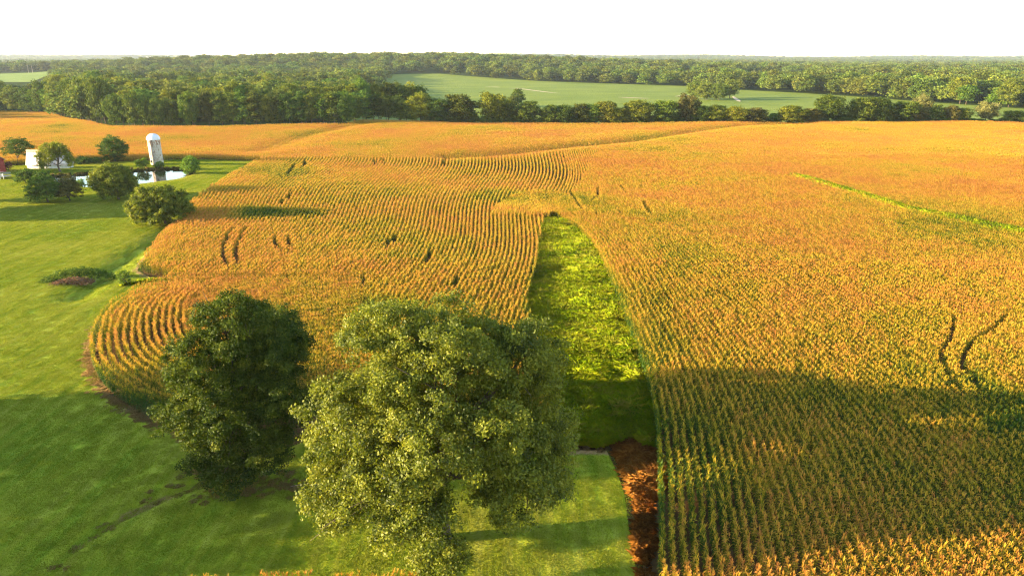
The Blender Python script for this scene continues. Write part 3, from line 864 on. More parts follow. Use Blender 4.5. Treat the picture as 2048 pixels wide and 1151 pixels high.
def sublobes(lobes, k, f, r, zmin=-.55):
    out = []
    for l in lobes:
        c, R3 = np.array(l[:3]), np.array(l[3:6])
        ph = r.uniform(0, 6.28)
        for i in range(k):
            z = 1 - (1 - zmin) * (i + .5) / k
            a = ph + i * 2.4 + r.normal(0, .3); q = math.sqrt(max(0, 1 - z * z))
            d = np.array([math.cos(a) * q, math.sin(a) * q, z])
            rr = np.mean(R3) * f * r.uniform(.72, 1.25)
            p = c + d * (R3 - rr * .95) * r.uniform(.9, 1.08)
            out.append((*p, rr, rr, rr * r.uniform(.75, 1.0)))
        out.append((*c, *(R3 * .55)))
    return out

def trunk_mesh(H, r0, targets, r, sides=8, fork=.3, wob=.25):
    mb = MB()
    top = np.array([r.normal(0, .3), r.normal(0, .3), H])
    pts = [np.array([0, 0, -.3]), np.array([0, 0, .1]), top * .25 + np.array([wob * r.normal(), wob * r.normal(), 0]), top * .55, top]
    mb.tube(pts, np.array([1.55, 1.15, .85, .55, .12]) * r0, sides)
    for tg in targets:
        f = r.uniform(fork * .7, min(.75, fork + .3))
        s = np.array([0, 0, 1.]) * H * f + np.array([r.normal(0, .05), r.normal(0, .05), 0]) * r0
        s[:2] += top[:2] * f
        mid = s * .5 + tg * .5 + np.array([r.normal(0, .3), r.normal(0, .3), .08 * np.linalg.norm(tg - s)])
        ra = r0 * r.uniform(.32, .5)
        mb.tube([s, mid, tg], np.array([1, .6, .2]) * ra, max(4, sides - 3))
        for q in range(3):
            e = tg + np.clip(r.normal(0, 1, 3), -1.1, .9) * np.linalg.norm(tg - s) * .2
            mb.tube([mid * .4 + tg * .6, e], np.array([.32, .08]) * ra, 4)
    return mb.mesh('trunk', M['bark'], True)

def auto_lobes(H, W, cb, r, n=11, kind='round', lr=.46):
    a, hz, cz = W / 2, (1 - cb) * H / 2, (1 + cb) / 2 * H
    if kind == 'dome': hz, cz = .62 * (1 - cb) * H, (cb + .38 * (1 - cb)) * H
    L = [(0, 0, cz, a * .62, a * .62, hz * .66)]
    ph = r.uniform(0, 6.28)
    for i in range(n):
        t = (i + .5) / n
        zc = 1 - 2 * t if kind != 'dome' else 1 - 1.45 * t; az = ph + i * 2.4 + r.normal(0, .25)
        rad = math.sqrt(max(0, 1 - zc * zc))
        if kind == 'cone': rad = (.18 + .85 * (1 - (zc + 1) / 2)); 
        if kind == 'column': rad = rad ** .5 * .9
        if kind == 'spread': rad = rad ** .6
        if kind == 'top': rad *= 1.15 if zc > 0 else .8
        g = r.uniform(.86, 1.14)
        l = lr * r.uniform(.8, 1.2) * (1 if kind != 'cone' else .55 + .5 * rad)
        L.append((math.cos(az) * rad * a * .62 * g, math.sin(az) * rad * a * .62 * g, cz + zc * hz * .66, a * l, a * l, min(hz * .62, a * l) * r.uniform(.75, 1.0)))
    return L

def crown_mesh(lobes, mat, r, dens=1.2, per=14, cr=.8, leaf=.4, asp=.5, flat=.65, up=.5, droop=0., lowcut=-.75, rnd=.85, tb=0.):
    C, O = lobes_to_clumps(lobes, dens, r, lowcut)
    mb = MB(); leaf_cloud(mb, C, cr * r.uniform(.7, 1.35, len(C)), per, leaf, O, r, flat, up, asp, tb, rnd, droop)
    return mb.mesh('crown', mat), C

def tree(label, x, y, lobes, mat, H, r0, seed, z=None, cat='tree', name='tree', group=None, nlimb=9, fork=.3, trunk_h=.8, **cw):
    r = np.random.default_rng(seed)
    root = ob(name, None, None, (x, y, (t1(x, y) if z is None else z) - .02), 0, 1, label, cat, group)
    root.empty_display_size = 1
    sub = cw.pop('sub', None)
    cm, C = crown_mesh(sublobes(lobes, *sub, r) if sub else lobes, mat, r, **cw)
    ob('crown', cm, root)
    tg = [np.array(l[:3]) for l in lobes[1:]]
    r.shuffle(tg)
    ob('trunk', trunk_mesh(H * trunk_h, r0, tg[:nlimb], r, 9, fork), root)
    return root

# the two big trees in the foreground
bx, by = P(888, 1078)
big = [(-4.4, 1.5, 18.2, 4.2, 4.2, 4.4), (.2, -1.0, 17.0, 5.2, 5.0, 4.4), (6.0, 2.6, 15.3, 4.9, 4.6, 4.6), (-7.2, -.8, 12.0, 4.6, 4.8, 5.0), (.3, -4.6, 11.4, 5.4, 4.6, 4.8),
       (8.0, 1.6, 9.4, 4.0, 4.6, 4.6), (-7.6, -3.2, 7.2, 3.6, 3.4, 3.9), (-1.4, -6.3, 6.6, 3.6, 3.0, 3.7), (6.4, -2.6, 7.0, 4.3, 4.0, 4.2), (1.2, 5.0, 15.5, 5.6, 4.6, 5.0), (-4.5, 4.5, 11, 5, 4.6, 5), (5, 5, 10, 4.6, 4.2, 4.6),
       (-4.5, -5.0, 9.2, 3.6, 3.2, 3.8), (4.4, -4.6, 13.0, 3.2, 3.0, 3.4), (-2.6, -2.6, 15.2, 3.4, 3.2, 3.6), (9.4, -.2, 5.6, 2.6, 2.8, 2.8), (-8.6, -2.4, 4.4, 1.7, 1.7, 2.4), (.6, -7.0, 3.6, 2.6, 2.0, 2.4), (7.4, 2.4, 17.0, 3.0, 3.0, 3.0)]
big = [(a * .97 + .15, b, c * 1.0, d_ * 1.0, e * 1.0, f * 1.0) for a, b, c, d_, e, f in big]
tree('broad pale green tree with several heads, the largest in front of the corn', bx, by, big, M['maple'], 20, .62, 3, name='maple_tree', nlimb=16, fork=.22, trunk_h=.8,
     sub=(9, .43), dens=.52, per=125, cr=.74, leaf=.225, asp=.62, flat=.85, droop=.2, up=.3, rnd=.65)
dx, dy = P(500, 946)
dark = [(.2, 0, 15.5, 4.2, 4.2, 4.2), (-2.2, -1.2, 12.2, 4.8, 4.6, 4.4), (2.6, .5, 11.8, 4.8, 4.6, 4.6), (-3.8, -.8, 8.0, 4.4, 4.6, 4.2), (3.6, -.4, 7.6, 4.6, 4.6, 4.6), (0, -3.2, 7.4, 4.6, 4.0, 4.6), (-2.0, -2.8, 3.8, 3.6, 3.2, 3.6), (2.2, -2.0, 4.2, 3.8, 3.4, 3.8), (-.6, -.4, 17.3, 2.7, 2.7, 2.4), (0, 3.5, 9, 4.8, 4.2, 5.4), (-1.0, -3.6, 2.2, 2.4, 2.0, 2.2), (4.6, 1.6, 13.4, 2.8, 2.6, 2.8), (1.5, .6, 16.2, 2.6, 2.6, 2.2), (.5, 7.5, 11.5, 4.2, 4.4, 4.6), (-1.5, 10.0, 8.0, 4.0, 3.8, 5.0), (.5, 10.5, 11.0, 3.4, 3.2, 3.6), (1.5, 4.5, 13.6, 3.2, 3.2, 2.8)]
dark = [(a * .98 + .3, b, c * 1.01, d_ * .98, e * 1.0, f * 1.02) for a, b, c, d_, e, f in dark]
tree('dense dark green tree left of the big pale tree, foliage down to the grass', dx, dy, dark, M['dark_oak'], 18.5, .5, 4, name='oak_tree', nlimb=12,
     sub=(8, .42), dens=.78, per=95, cr=.62, leaf=.22, asp=.6, flat=.75, up=.35, rnd=.75, lowcut=-.9)

# trees and shrubs round the pond and on the lawn: (label, base px, crown left, right, top, kind, crown base, material, name)
def lawn_tree(label, bpx, bpy, x0, x1, top, kind, cb, mat, seed, name='tree', n=12, h0=None, cat='tree', lr=.46, **cw):
    x, y = P(bpx, bpy, -.2)
    H = (top_h(y, top) - t1(x, y)) * .94
    d = depth(x, y, H * .5)
    W = (x1 - x0) / FPX * d * .92
    r = np.random.default_rng(seed)
    L = auto_lobes(H, W, cb, r, n, kind, lr)
    sh = ((x0 + x1) / 2 - 1024) / FPX * d - x
    L = [(a + sh * min(1, c / H * 1.5), b, c, e, f, g) for a, b, c, e, f, g in L]
    kw = dict(dens=.6, per=46, cr=.85, leaf=.40, asp=.5); kw.update(cw)
    return tree(label, x, y, L, mat, H, max(.1, W * .022), seed, name=name, cat=cat, nlimb=kw.pop('nlimb', 9), **kw)
lawn_tree('round wide tree with spiky leaves alone at the lawn edge beside the corn', 332, 449, 248, 389, 365, 'dome', .05, M['lone'], 21, n=24, sub=(5, .52), lowcut=-.95, tb=.05, lr=.38, dens=.85, per=30, cr=.55, leaf=.55, asp=.32, up=.25, rnd=.6, flat=.9)
lawn_tree('spreading yellow green tree in front of the pond, standing before the water', 238, 402, 178, 280, 320, 'round', .03, M['lone'], 22, n=16, sub=(6, .5), lowcut=-.95, lr=.40, dens=.8, per=30, cr=.62, leaf=.45, droop=.35, tb=.08)
lawn_tree('dark green low tree left of the brownish conical tree', 97, 407, 53, 127, 342, 'dome', -.02, M['mid'], 23, n=14, sub=(5, .5), lowcut=-.95, cr=.65, per=34)
lawn_tree('brownish green conical tree right beside the dark low tree', 141, 404, 112, 166, 342, 'cone', .05, M['brown_green'], 24, n=12, cr=.8)
wx, wy = P(121, 345)
tree('yellow drooping willow in front of the long white shed', wx, wy, [(-1, .4, 6.6, 2.6, 2.4, 2.6), (-4.2, 0, 7.3, 2.9, 2.8, 2.4), (-1.6, 0, 9.4, 3.2, 3.0, 2.1), (2.2, 0, 8.7, 2.5, 2.6, 2.4), (3.9, .5, 5.4, 1.9, 2.0, 2.6), (-6.4, 0, 4.6, 1.5, 1.6, 2.2), (-3.6, -1, 3.8, 1.8, 1.5, 2.0), (.6, 1.8, 7.0, 2.6, 2.4, 2.6), (-5.4, -.6, 6.0, 2.2, 2.0, 2.6), (4.4, -.4, 3.4, 1.5, 1.5, 2.2), (-1.6, -1.4, 5.4, 2.0, 1.6, 2.2), (-4.6, -1.2, 2.4, 1.8, 1.4, 2.0), (-6.2, -.6, 2.6, 1.3, 1.3, 1.9), (-2.0, -.6, 7.6, 2.6, 2.2, 2.2)],
     M['willow'], 10, .34, 25, name='willow_tree', nlimb=7, sub=(6, .45), dens=.9, per=34, cr=.62, leaf=.48, asp=.3, droop=.6, up=.1, flat=1.0, rnd=.6)
lawn_tree('round dark tree between the willow and the silo, against the corn', 230, 323, 200, 258, 270, 'round', .08, M['mid'], 26, n=14, tb=-.05)
lawn_tree('open layered tree left of the white shed, against the corn', 38, 328, 4, 67, 272, 'dome', .30, M['mid'], 27, n=12, dens=.5, per=36, cr=1.0, flat=.4)
lawn_tree('yellow green rounded bush on the far pond bank left of the silo', 285, 338, 271, 299, 315, 'round', .02, M['bright'], 28, 'bush', n=8, cat='bush', dens=1.3, per=32, cr=.55, leaf=.34)
lawn_tree('small leafy bush against the foot of the silo', 318, 337, 307, 330, 322, 'round', .0, M['bright'], 29, 'bush', n=7, cat='bush', dens=1.3, per=32, cr=.5, leaf=.32, tb=-.08)
lawn_tree('bright green round bush at the right end of the pond', 380, 349, 359, 400, 309, 'round', .02, M['bright'], 30, 'bush', n=10, cat='bush', dens=1.0, per=40, cr=.7, leaf=.38, tb=.03)
lawn_tree('dark green broad bush left of the low dark tree', 53, 369, 34, 76, 337, 'round', .02, M['mid'], 31, 'bush', n=9, cat='bush', tb=.08)
lawn_tree('dark green bush between the broad bush and the pond', 85, 372, 70, 105, 341, 'round', .02, M['mid'], 36, 'bush', n=9, cat='bush', tb=.04)
lawn_tree('low pale green bush on the near pond shore', 160, 374, 146, 174, 358, 'round', .0, M['bright'], 32, 'bush', n=7, cat='bush', dens=2.2, per=18, cr=.45, leaf=.32, tb=-.12)
lawn_tree('low dark thicket along the corn edge behind the pond', 168, 328, 148, 186, 313, 'round', .0, M['mid'], 33, 'bush', n=8, cat='bush', tb=.02)
lawn_tree('low dark green shrub right of the willow at the corn edge', 192, 326, 180, 206, 314, 'round', .0, M['mid'], 34, 'bush', n=8, cat='bush', tb=.08)
lawn_tree('dark purplish shrub beside the red barn', 17, 342, 8, 26, 322, 'round', .0, M['dry_leaf'], 35, 'bush', n=7, cat='bush', dens=2, per=18, cr=.5, leaf=.34, tb=-.3)
lawn_tree('bushy green shrub beside the end of the thin grass gap in the corn', 249, 570, 236, 264, 534, 'round', .0, M['bright'], 37, 'bush', n=9, cat='bush', dens=3.2, per=22, cr=.35, leaf=.22)

# the brush heap on the lawn: a green shrub behind a pile of dead brown branches
hx, hy = P(148, 560)
r = np.random.default_rng(41)
L = [(a, b + .12 * a, c, e, f, g) for a, b, c, e, f, g in [(-4.2, .2, .6, 1.5, 1.2, .9), (-2.4, .9, 1.0, 1.7, 1.3, 1.2), (-.6, 1.2, 1.2, 1.8, 1.3, 1.3), (1.2, 1.5, 1.3, 1.7, 1.2, 1.3), (2.8, 1.7, 1.1, 1.6, 1.1, 1.1), (4.4, 1.8, .7, 1.3, 1.0, .8), (5.6, 1.6, .4, .9, .8, .6), (-5.2, -.2, .3, .9, .8, .6)]]
sh = ob('shrub', None, None, (hx, hy, t1(hx, hy)), 0, 1, 'long low green shrub on the lawn behind the dead brown brush', 'bush')
cm, C = crown_mesh(L, M['bright'], r, dens=4.5, per=22, cr=.34, leaf=.20, tb=-.12)
ob('foliage', cm, sh)
mb = MB()
for c in C[::9]: mb.tube([np.array([c[0] * .9, c[1] * .9, 0]), c], [.03, .01], 4)
ob('stem', mb.mesh('stem', M['bark']), sh)
bp_ = ob('brush_pile', None, None, (hx + .6, hy - 1.3, t1(hx, hy - 1.3)), 0, 1, 'heap of dead rust brown branches in front of the long green shrub', 'brush pile')
mb = MB()
for i in range(420):
    c = np.array([r.uniform(-3.6, 3.6), 0, 0]); c[1] = .25 * c[0] * .5 + r.normal(0, .7); hgt = 1.25 * math.exp(-(c[0] / 3.4) ** 2)
    a = r.uniform(0, 6.28); l = r.uniform(.35, 1.0); e = r.normal(.15, .4)
    dv = np.array([math.cos(a), math.sin(a), e]) * l; m_ = c + np.array([0, 0, r.uniform(.02, hgt)])
    mb.tube([m_ - dv * .5, m_ + r.normal(0, .06, 3), m_ + dv * .5], [.022, .016, .006], 4, r.random())
ob('branch', mb.mesh('branch', M['twig']), bp_)['kind'] = 'stuff'
mb = MB()
C = np.stack([r.uniform(-3.6, 3.6, 260), r.normal(0, .6, 260), np.zeros(260)], -1); C[:, 1] += .12 * C[:, 0]; C[:, 2] = r.random(260) * 1.15 * np.exp(-(C[:, 0] / 3.4) ** 2) + .05
leaf_cloud(mb, C, .3, 14, .17, r.normal(0, .4, C.shape), r)
ob('dead_leaves', mb.mesh('dead_leaves', M['dry_leaf']), bp_)['kind'] = 'stuff'

# grass tongue in the notch of the corn
q = dense(PL([(258, 566), (285, 562), (330, 561), (360, 558)]), .35, False)
grass('notch_grass', None, 1, [blades(60, .5, .95, .016, M['meadow'], .8, 130 + i, 'notch_tuft') for i in range(3)], .6, 1.0, extra=q + rng.normal(0, .8, q.shape) * np.array([1, .8]), label='tall green grass in the narrow gap that cuts into the corn', cat='tall grass')
# weedy terrace line that crosses the right-hand corn
q = dense(GREEN_LINE, .22, False); q = q[np.abs(q[:, 0]) < .9 * (q[:, 1] * CP + HC * SP) + 8]
q = np.vstack([q, q])
grass('terrace_grass', None, 1, [blades(120, .7, 2.6, .014, M['meadow'], .6, 170 + i, 'terrace_tuft') for i in range(3)], .75, 1.15, extra=q + rng.normal(0, .6, q.shape), label='bright green weedy line crossing the corn at the upper right', cat='tall grass')
# reeds round the pond
q = dense(POND, .55)
k = dist(PL([(60, 352), (130, 349), (260, 340), (380, 336), (410, 352), (395, 362)]), q[:, 0], q[:, 1]) < 5
q = np.vstack([q[k]] * 3); dirn = (q - POND_C) / np.linalg.norm(q - POND_C, axis=1)[:, None]
q = q + dirn * rng.uniform(-.2, 2.2, (len(q), 1)) + rng.normal(0, .2, q.shape)
grass('reeds', None, 1, [blades(40, .45, 1.15, .022, M['brown_green'], .5, 150 + i, 'reed_tuft') for i in range(3)] + [blades(40, .45, 1.2, .022, M['reed'], .5, 160, 'reed_tuft')], .6, 1.15, extra=q, label='dark reeds and tan rushes fringing the far bank of the pond', cat='reeds')

# fallen grey limbs under the two trees
fx, fy = P(590, 968)
fb = ob('fallen_branch', None, None, (fx, fy, t1(fx, fy)), .15, 1, 'dead fallen branch lying on tan grass between the two big trees', 'branch')
mb = MB(); r = np.random.default_rng(5)
for i in range(6):
    a = r.normal(0, .35); p0 = np.array([r.uniform(-1.5, 1), r.normal(0, .25), .12]); l = r.uniform(1.2, 3)
    p1 = p0 + np.array([math.cos(a), math.sin(a), r.uniform(.0, .25)]) * l
    mb.tube([p0, (p0 + p1) / 2 + r.normal(0, .1, 3), p1], [.06, .04, .012], 5)
ob('limb', mb.mesh('limb', M['twig'], True), fb)

# ------------------------------------------------------------------ trees just outside the left edge whose shadow lies over the lawn
for i, (x, y, H, W) in enumerate([(-84, 68, 17, 11), (-80, 58.5, 17.5, 11), (-82, 48, 16, 11), (-79, 40, 13, 9), (-92, 60, 18, 12), (-93, 50, 15, 9), (-90, 36, 12, 8), (-156, 172, 14, 11), (-157, 183, 16, 12), (-164, 194, 15, 12), (-168, 178, 17, 12)]):
    r = np.random.default_rng(200 + i)
    tree('leafy tree just beyond the left edge, one of the row shading the near lawn', x, y, auto_lobes(H, W, .12, r, 12), M['mid'], H, .3, 210 + i, group='trees beside the lawn beyond the left edge', dens=.35, per=40, cr=1.3, leaf=.6)

# ------------------------------------------------------------------ woods and hedgerows
tmpl = {}
specs = {'round': [(18, 15, .06), (17, 13, .05), (19, 17, .08), (16, 14, .04), (18, 13, .05)], 'column': [(20, 9, .03), (21, 10, .04), (19, 8.5, .03)], 'cone': [(18, 10, .03), (16, 9, .03)], 'top': [(18, 14, .1), (17, 12, .12)]}
def make_templates(tag, mat, dens, per, cr, leaf, sd):
    out = {}
    for kind, lst in specs.items():
        for i, (H, W, cb) in enumerate(lst):
            r = np.random.default_rng(sd + i * 17 + len(kind))
            L = auto_lobes(H, W, cb, r, 13, kind, .44)
            cm, C = crown_mesh(L, mat, r, dens=dens, per=per, cr=cr, leaf=leaf, asp=.62)
            tm = trunk_mesh(H * .8, .26, [np.array(l[:3]) for l in L[1:5]], r, 6)
            out.setdefault(kind, []).append((H, W, cm, tm))
    return out
TW = make_templates('wood', M['wood'], .30, 34, 1.5, .70, 300)
TF = make_templates('far', M['far_wood'], .15, 18, 2.1, 1.3, 400)
tree_count = 0
def wood_tree(x, y, H, W, kind, label, group=None, cat='tree', name='tree', seed=None, mat=None):
    global tree_count
    Hh, Ww, cm, tm = random.choice(TW[kind])
    root = ob(name, None, None, (x, y, float(T(np.array([x]), np.array([y]))[0]) - .1), random.uniform(0, 6.28), 1, label, cat, group)
    s = (W / Ww, W / Ww, H / Hh)
    if mat:
        cm = mat_copy(cm, mat)
    c = ob('crown', cm, root, sc=s); t = ob('trunk', tm, root, sc=s)
    tree_count += 1
    return root
_mc = {}
def mat_copy(me, mat):
    k = (me.name, mat.name)
    if k not in _mc:
        m2 = me.copy(); m2.materials.clear(); m2.materials.append(mat); _mc[k] = m2
    return _mc[k]
M['wood_y'] = leaf_mat('yellowing_leaf', [(0, (.06, .08, .005)), (.5, (.17, .18, .010)), (1, (.34, .30, .02))], .15, .35, .03, .012)
M['wood_p'] = leaf_mat('pale_leaf', [(0, (.08, .09, .02)), (.5, (.20, .19, .05)), (1, (.34, .30, .09))], .1, .35, .03, .01)
M['wood_d'] = leaf_mat('deep_leaf', [(0, (.025, .05, .005)), (.5, (.08, .11, .008)), (1, (.17, .18, .014))], .12, .25, .03, .01)

HEDGE = [  # base x, base y, top y, width px, kind, material, label
 (842, 248, 184, 58, 'round', 'wood_y', 'yellow green tree at the right end of the wood, before the hedgerow'),
 (880, 249, 192, 44, 'round', 'wood', 'leafy tree where the wood narrows into the hedgerow'),
 (918, 248, 184, 74, 'round', 'wood', 'big rounded hedgerow tree, the broadest behind the corn'),
 (985, 248, 182, 58, 'top', 'wood_y', 'tall yellow green hedgerow tree right of the broadest one'),
 (1020, 248, 203, 40, 'round', 'wood', 'lower hedgerow tree between the tall yellow green one and the gap'),
 (1056, 248, 198, 52, 'round', 'wood_d', 'dark rounded hedgerow tree just left of the gap to the soybeans'),
 (1100, 249, 209, 42, 'round', 'wood_d', 'low dark tree just right of the hedgerow gap'),
 (1130, 249, 207, 46, 'round', 'wood', 'low bushy hedgerow tree second right of the gap'),
 (1163, 249, 203, 40, 'round', 'wood', 'bushy dark topped hedgerow tree third right of the gap'),
 (1184, 249, 206, 34, 'top', 'bright', 'bright green leaning hedgerow tree with a pale crown'),
 (1212, 249, 199, 46, 'round', 'wood_y', 'yellow green hedgerow tree with a pointed head'),
 (1240, 249, 212, 44, 'round', 'wood_y', 'squat yellowish hedgerow tree in a dip of the line'),
 (1276, 249, 196, 56, 'round', 'wood_y', 'broad golden green hedgerow tree near the middle of the line'),
 (1328, 249, 196, 50, 'round', 'wood', 'rounded deep green hedgerow tree left of the tallest narrow one'),
 (1372, 249, 185, 42, 'top', 'brown_green', 'tallest narrow brown green hedgerow tree below the field grove'),
 (1398, 249, 208, 44, 'round', 'wood_d', 'dark hedgerow tree in the shade of the tallest one'),
 (1432, 249, 209, 46, 'round', 'wood_y', 'low golden hedgerow tree with a flat top'),
 (1470, 250, 209, 44, 'round', 'wood_y', 'low olive hedgerow tree near the crest of the corn'),
 (1508, 250, 212, 42, 'round', 'brown_green', 'brownish hedgerow tree left of the thin shrubby gap'),
 (1582, 250, 209, 58, 'round', 'wood_y', 'wide dome shaped golden green tree right of the shrubby gap'),
 (1622, 250, 214, 40, 'round', 'brown_green', 'short brownish tree beside the wide golden dome'),
 (1656, 249, 187, 54, 'top', 'wood', 'tall tree with tiered crown before the yellow field corner'),
 (1718, 249, 190, 56, 'round', 'wood_d', 'large dark full tree right of the yellow field corner'),
 (1748, 249, 191, 54, 'round', 'wood_d', 'large dark tree joined to the one right of the field corner'),
 (1772, 249, 200, 38, 'cone', 'wood', 'pointed tree on the right flank of the large dark pair'),
 (1806, 249, 198, 50, 'round', 'wood_d', 'dark rounded tree in front of the pale yellow one'),
 (1840, 246, 186, 34, 'top', 'wood_p', 'pale yellow tree rising behind the dark rounded one'),
 (1828, 249, 214, 40, 'round', 'brown_green', 'brown green tree under the pale yellow one'),
 (1869, 249, 204, 36, 'cone', 'wood_d', 'dark pointed tree at the start of the last cluster'),
 (1898, 249, 210, 38, 'round', 'brown_green', 'brownish round tree in the middle of the last cluster'),
 (1920, 249, 213, 34, 'round', 'wood', 'small green tree ending the hedgerow on the right'),
 (1970, 247, 201, 40, 'top', 'wood_p', 'thin crowned yellowish tree standing apart at the right'),
 (2026, 246, 219, 40, 'spread' if False else 'round', 'wood', 'small dark tree nearest the right edge behind the corn'),
 (1036, 209, 172, 34, 'cone', 'wood_d', 'lone dark tree standing in the soybeans'),
 (1026, 210, 190, 22, 'round', 'wood', 'small bush like tree at the foot of the lone soybean tree'),
 (1390, 194, 158, 30, 'round', 'far_wood', 'left grey green tree of the grove in the soybeans'),
 (1412, 196, 163, 36, 'round', 'far_wood', 'round tree in the middle of the grove in the soybeans'),
 (1438, 197, 164, 36, 'round', 'far_wood', 'low broad tree of the soybean grove, right of its middle'),
 (1460, 193, 154, 30, 'column', 'far_wood', 'tall narrow tree at the right end of the soybean grove'),
 (990, 158, 142, 20, 'round', 'far_wood', 'small tree at the far edge of the soybeans above the lone tree'),
]
for hx_, hb, ht, w, kind, mt, lab in HEDGE:
    x, y = P(hx_, hb)
    H = top_h(y, ht) - float(T(np.array([x]), np.array([y]))[0]); d = depth(x, y, H * .5)
    wood_tree(x, y, H, w / FPX * d * 1.08, kind, lab, 'trees along the hedgerow and in the soybeans', mat=M[mt])
# shrubs that close the foot of the hedgerow
for i, px_ in enumerate(list(range(860, 1085, 22)) + list(range(1092, 1545, 20)) + [1545, 1556, 1600, 1640, 1675, 1690, 1735, 1760, 1790, 1815, 1850, 1880, 1910, 1940, 1955, 1990, 2005, 2045]):
    x, y = P(px_ + random.uniform(-6, 6), 248.5 + random.uniform(-1, .8))
    wood_tree(x, y, random.uniform(4.5, 8.5) if px_ < 1930 else random.uniform(2.5, 4), random.uniform(7, 11), 'round', '%s low shrub from the left at the foot of the hedgerow' % nth(i + 1), 'shrubs at the foot of the hedgerow', 'shrub', 'shrub')

# front of the dense wood on the left
def place_line(pts, tops, step, lab, grp, kinds, wmin, wmax, back=0.0, mats=None):
    c = dense(PL(pts), 1.0, False)
    ln = np.concatenate([[0], np.cumsum(np.linalg.norm(np.diff(c, axis=0), axis=1))])
    s = 0.0; n_ = 0
    while s < ln[-1]:
        n_ += 1
        x = np.interp(s, ln, c[:, 0]) + random.gauss(0, .8); y = np.interp(s, ln, c[:, 1]) + random.gauss(0, 1.2) + back
        pxx = pix(x, y, 0)[0]
        tp = np.interp(pxx, [a for a, b in tops], [b for a, b in tops]) + random.gauss(0, 5)
        z0 = float(T(np.array([x]), np.array([y]))[0])
        H = max(9, top_h(y, tp) - z0)
        mt = random.choice(mats) if mats else None
        wood_tree(x, y, H, random.uniform(wmin, wmax), random.choice(kinds), lab % nth(n_), grp, mat=M[mt] if mt else None)
        s += step * random.uniform(.8, 1.25)
place_line([(228, 256), (300, 257), (450, 256), (600, 255), (690, 254.5), (705, 249), (830, 248)], [(228, 185), (250, 178), (300, 192), (330, 190), (450, 180), (560, 178), (700, 180), (830, 190)], 6.2,
           '%s slim tree from the left in the packed front row of the wood', 'front row of the wood', ['column', 'column', 'top', 'round'], 9, 13, 3, ['wood', 'wood', 'wood_d', 'wood'])
place_line([(235, 250), (300, 251), (450, 250), (600, 249), (700, 248), (850, 243)], [(228, 175), (300, 180), (380, 172), (470, 165), (560, 174), (640, 172), (740, 160), (800, 162), (860, 175)], 7.5,
           '%s sunlit tree top from the left in the second row of the wood', 'second row of the wood', ['column', 'round', 'top'], 10, 15, 9, ['wood', 'wood_y', 'wood'])
place_line([(-60, 213), (0, 216), (100, 221), (150, 232), (205, 246)], [(-60, 170), (0, 165), (60, 172), (120, 160), (200, 160)], 8.5,
           '%s broad tree from the left along the far left wood edge', 'front of the wood at the far left', ['round', 'top', 'round'], 12, 18, 4, ['wood', 'wood_d'])
place_line([(-40, 205), (100, 205), (200, 212), (290, 225)], [(-60, 165), (0, 168), (70, 160), (130, 155), (180, 146), (250, 150), (300, 168)], 10,
           '%s rounded tree from the left, second line of the far left wood', 'second line of the wood at the far left', ['round', 'top'], 13, 19, 6, ['wood', 'wood_y', 'wood'])

# the rest of the woods, nearest trees as things, the far mass as one
def forest_points():
    pts = []
    y = 470.0
    while y < 8600:
        s = 15.0 + y / 95
        w = .80 * y + 160
        xs = np.arange(-w, w, s)
        pts.append(np.stack([xs + rng.uniform(-.42, .42, len(xs)) * s, y + rng.uniform(-.42, .42, len(xs)) * s], -1))
        y += s * .9
    p = np.vstack(pts)
    x, y = p[:, 0], p[:, 1]
    bad = inside(SOY, x, y) | inside(CORN, x, y) | inside(PASTURE, x, y) | inside(PASTURE2, x, y)
    bad |= dist(SOY, x, y, True) < 4
    bad |= (y < 520) & (x > -60)
    gx, gy = pix(x, y, T(x, y))
    bad |= (gx > 280) & (gx < 312) & (gy > 170) & (gy < 200)
    ty = pix(x, y, T(x, y) + 26)[1]
    bad |= (gx > -110) & (gx < 112) & (ty < 167) & (y < PASTURE[:, 1].max()) & (x < 0)
    bad |= (gx > 1480) & (gx < 1615) & (ty < 158) & (y < PASTURE2[:, 1].max()) & (y > 1150)
    # broken clearings far off
    bad |= (vnoise(x, y, 420, 8) > .80) & (y > 1900)
    return p[~bad]
fp = forest_points()
fz = T(fp[:, 0], fp[:, 1])
fd = np.hypot(fp[:, 0], fp[:, 1])
od = np.argsort(fd)
inview = np.abs(fp[:, 0]) < .76 * fp[:, 1] + 10
# only the first rank shows; prefer trees not hidden behind the wood in front
gx, gy = pix(fp[:, 0], fp[:, 1], fz + 19)
show = inview & (gx > -20) & (gx < 2068) & ~((gx > 225) & (gx < 860) & (gy > 175)) & ~((gx < 225) & (gy > 165))
cand = [i for i in od if show[i]][:max(0, 298 - tree_count)]
taken = np.zeros(len(fp), bool); taken[cand] = True
for i in cand:
    x, y = fp[i]
    H = random.uniform(17, 27); W = random.uniform(16, 26)
    left = gx[i] < 1000
    wood_tree(x, y, H, W, random.choice(['round', 'round', 'top', 'cone']), 'broad tree in the wooded rise beyond the left wood' if left else 'broad tree along the wood that borders the soybeans on the right',
              'near trees of the wooded rise' if left else 'near trees of the wood beyond the soybeans', mat=M[random.choice(['wood', 'far_wood', 'wood_y', 'wood'])])
print('named trees', tree_count, 'forest', len(fp))
fm = [t for kind in TF for t in TF[kind]]
fk = ~taken
n = int(fk.sum())
sc = rng.uniform(1.15, 2.0, n) * (1 + fp[fk, 1] / 5000)
hz_ = rng.uniform(.9, 1.45, n)
scatter('forest', np.column_stack([fp, fz])[fk], np.stack([np.zeros(n), np.zeros(n), rng.uniform(0, 6.28, n)], -1), np.stack([sc, sc, hz_], -1), rng.integers(0, len(fm), n),
        src_collection('forest_source', [t[2] for t in fm]), label='hazy green woods rolling away to the horizon', cat='forest')

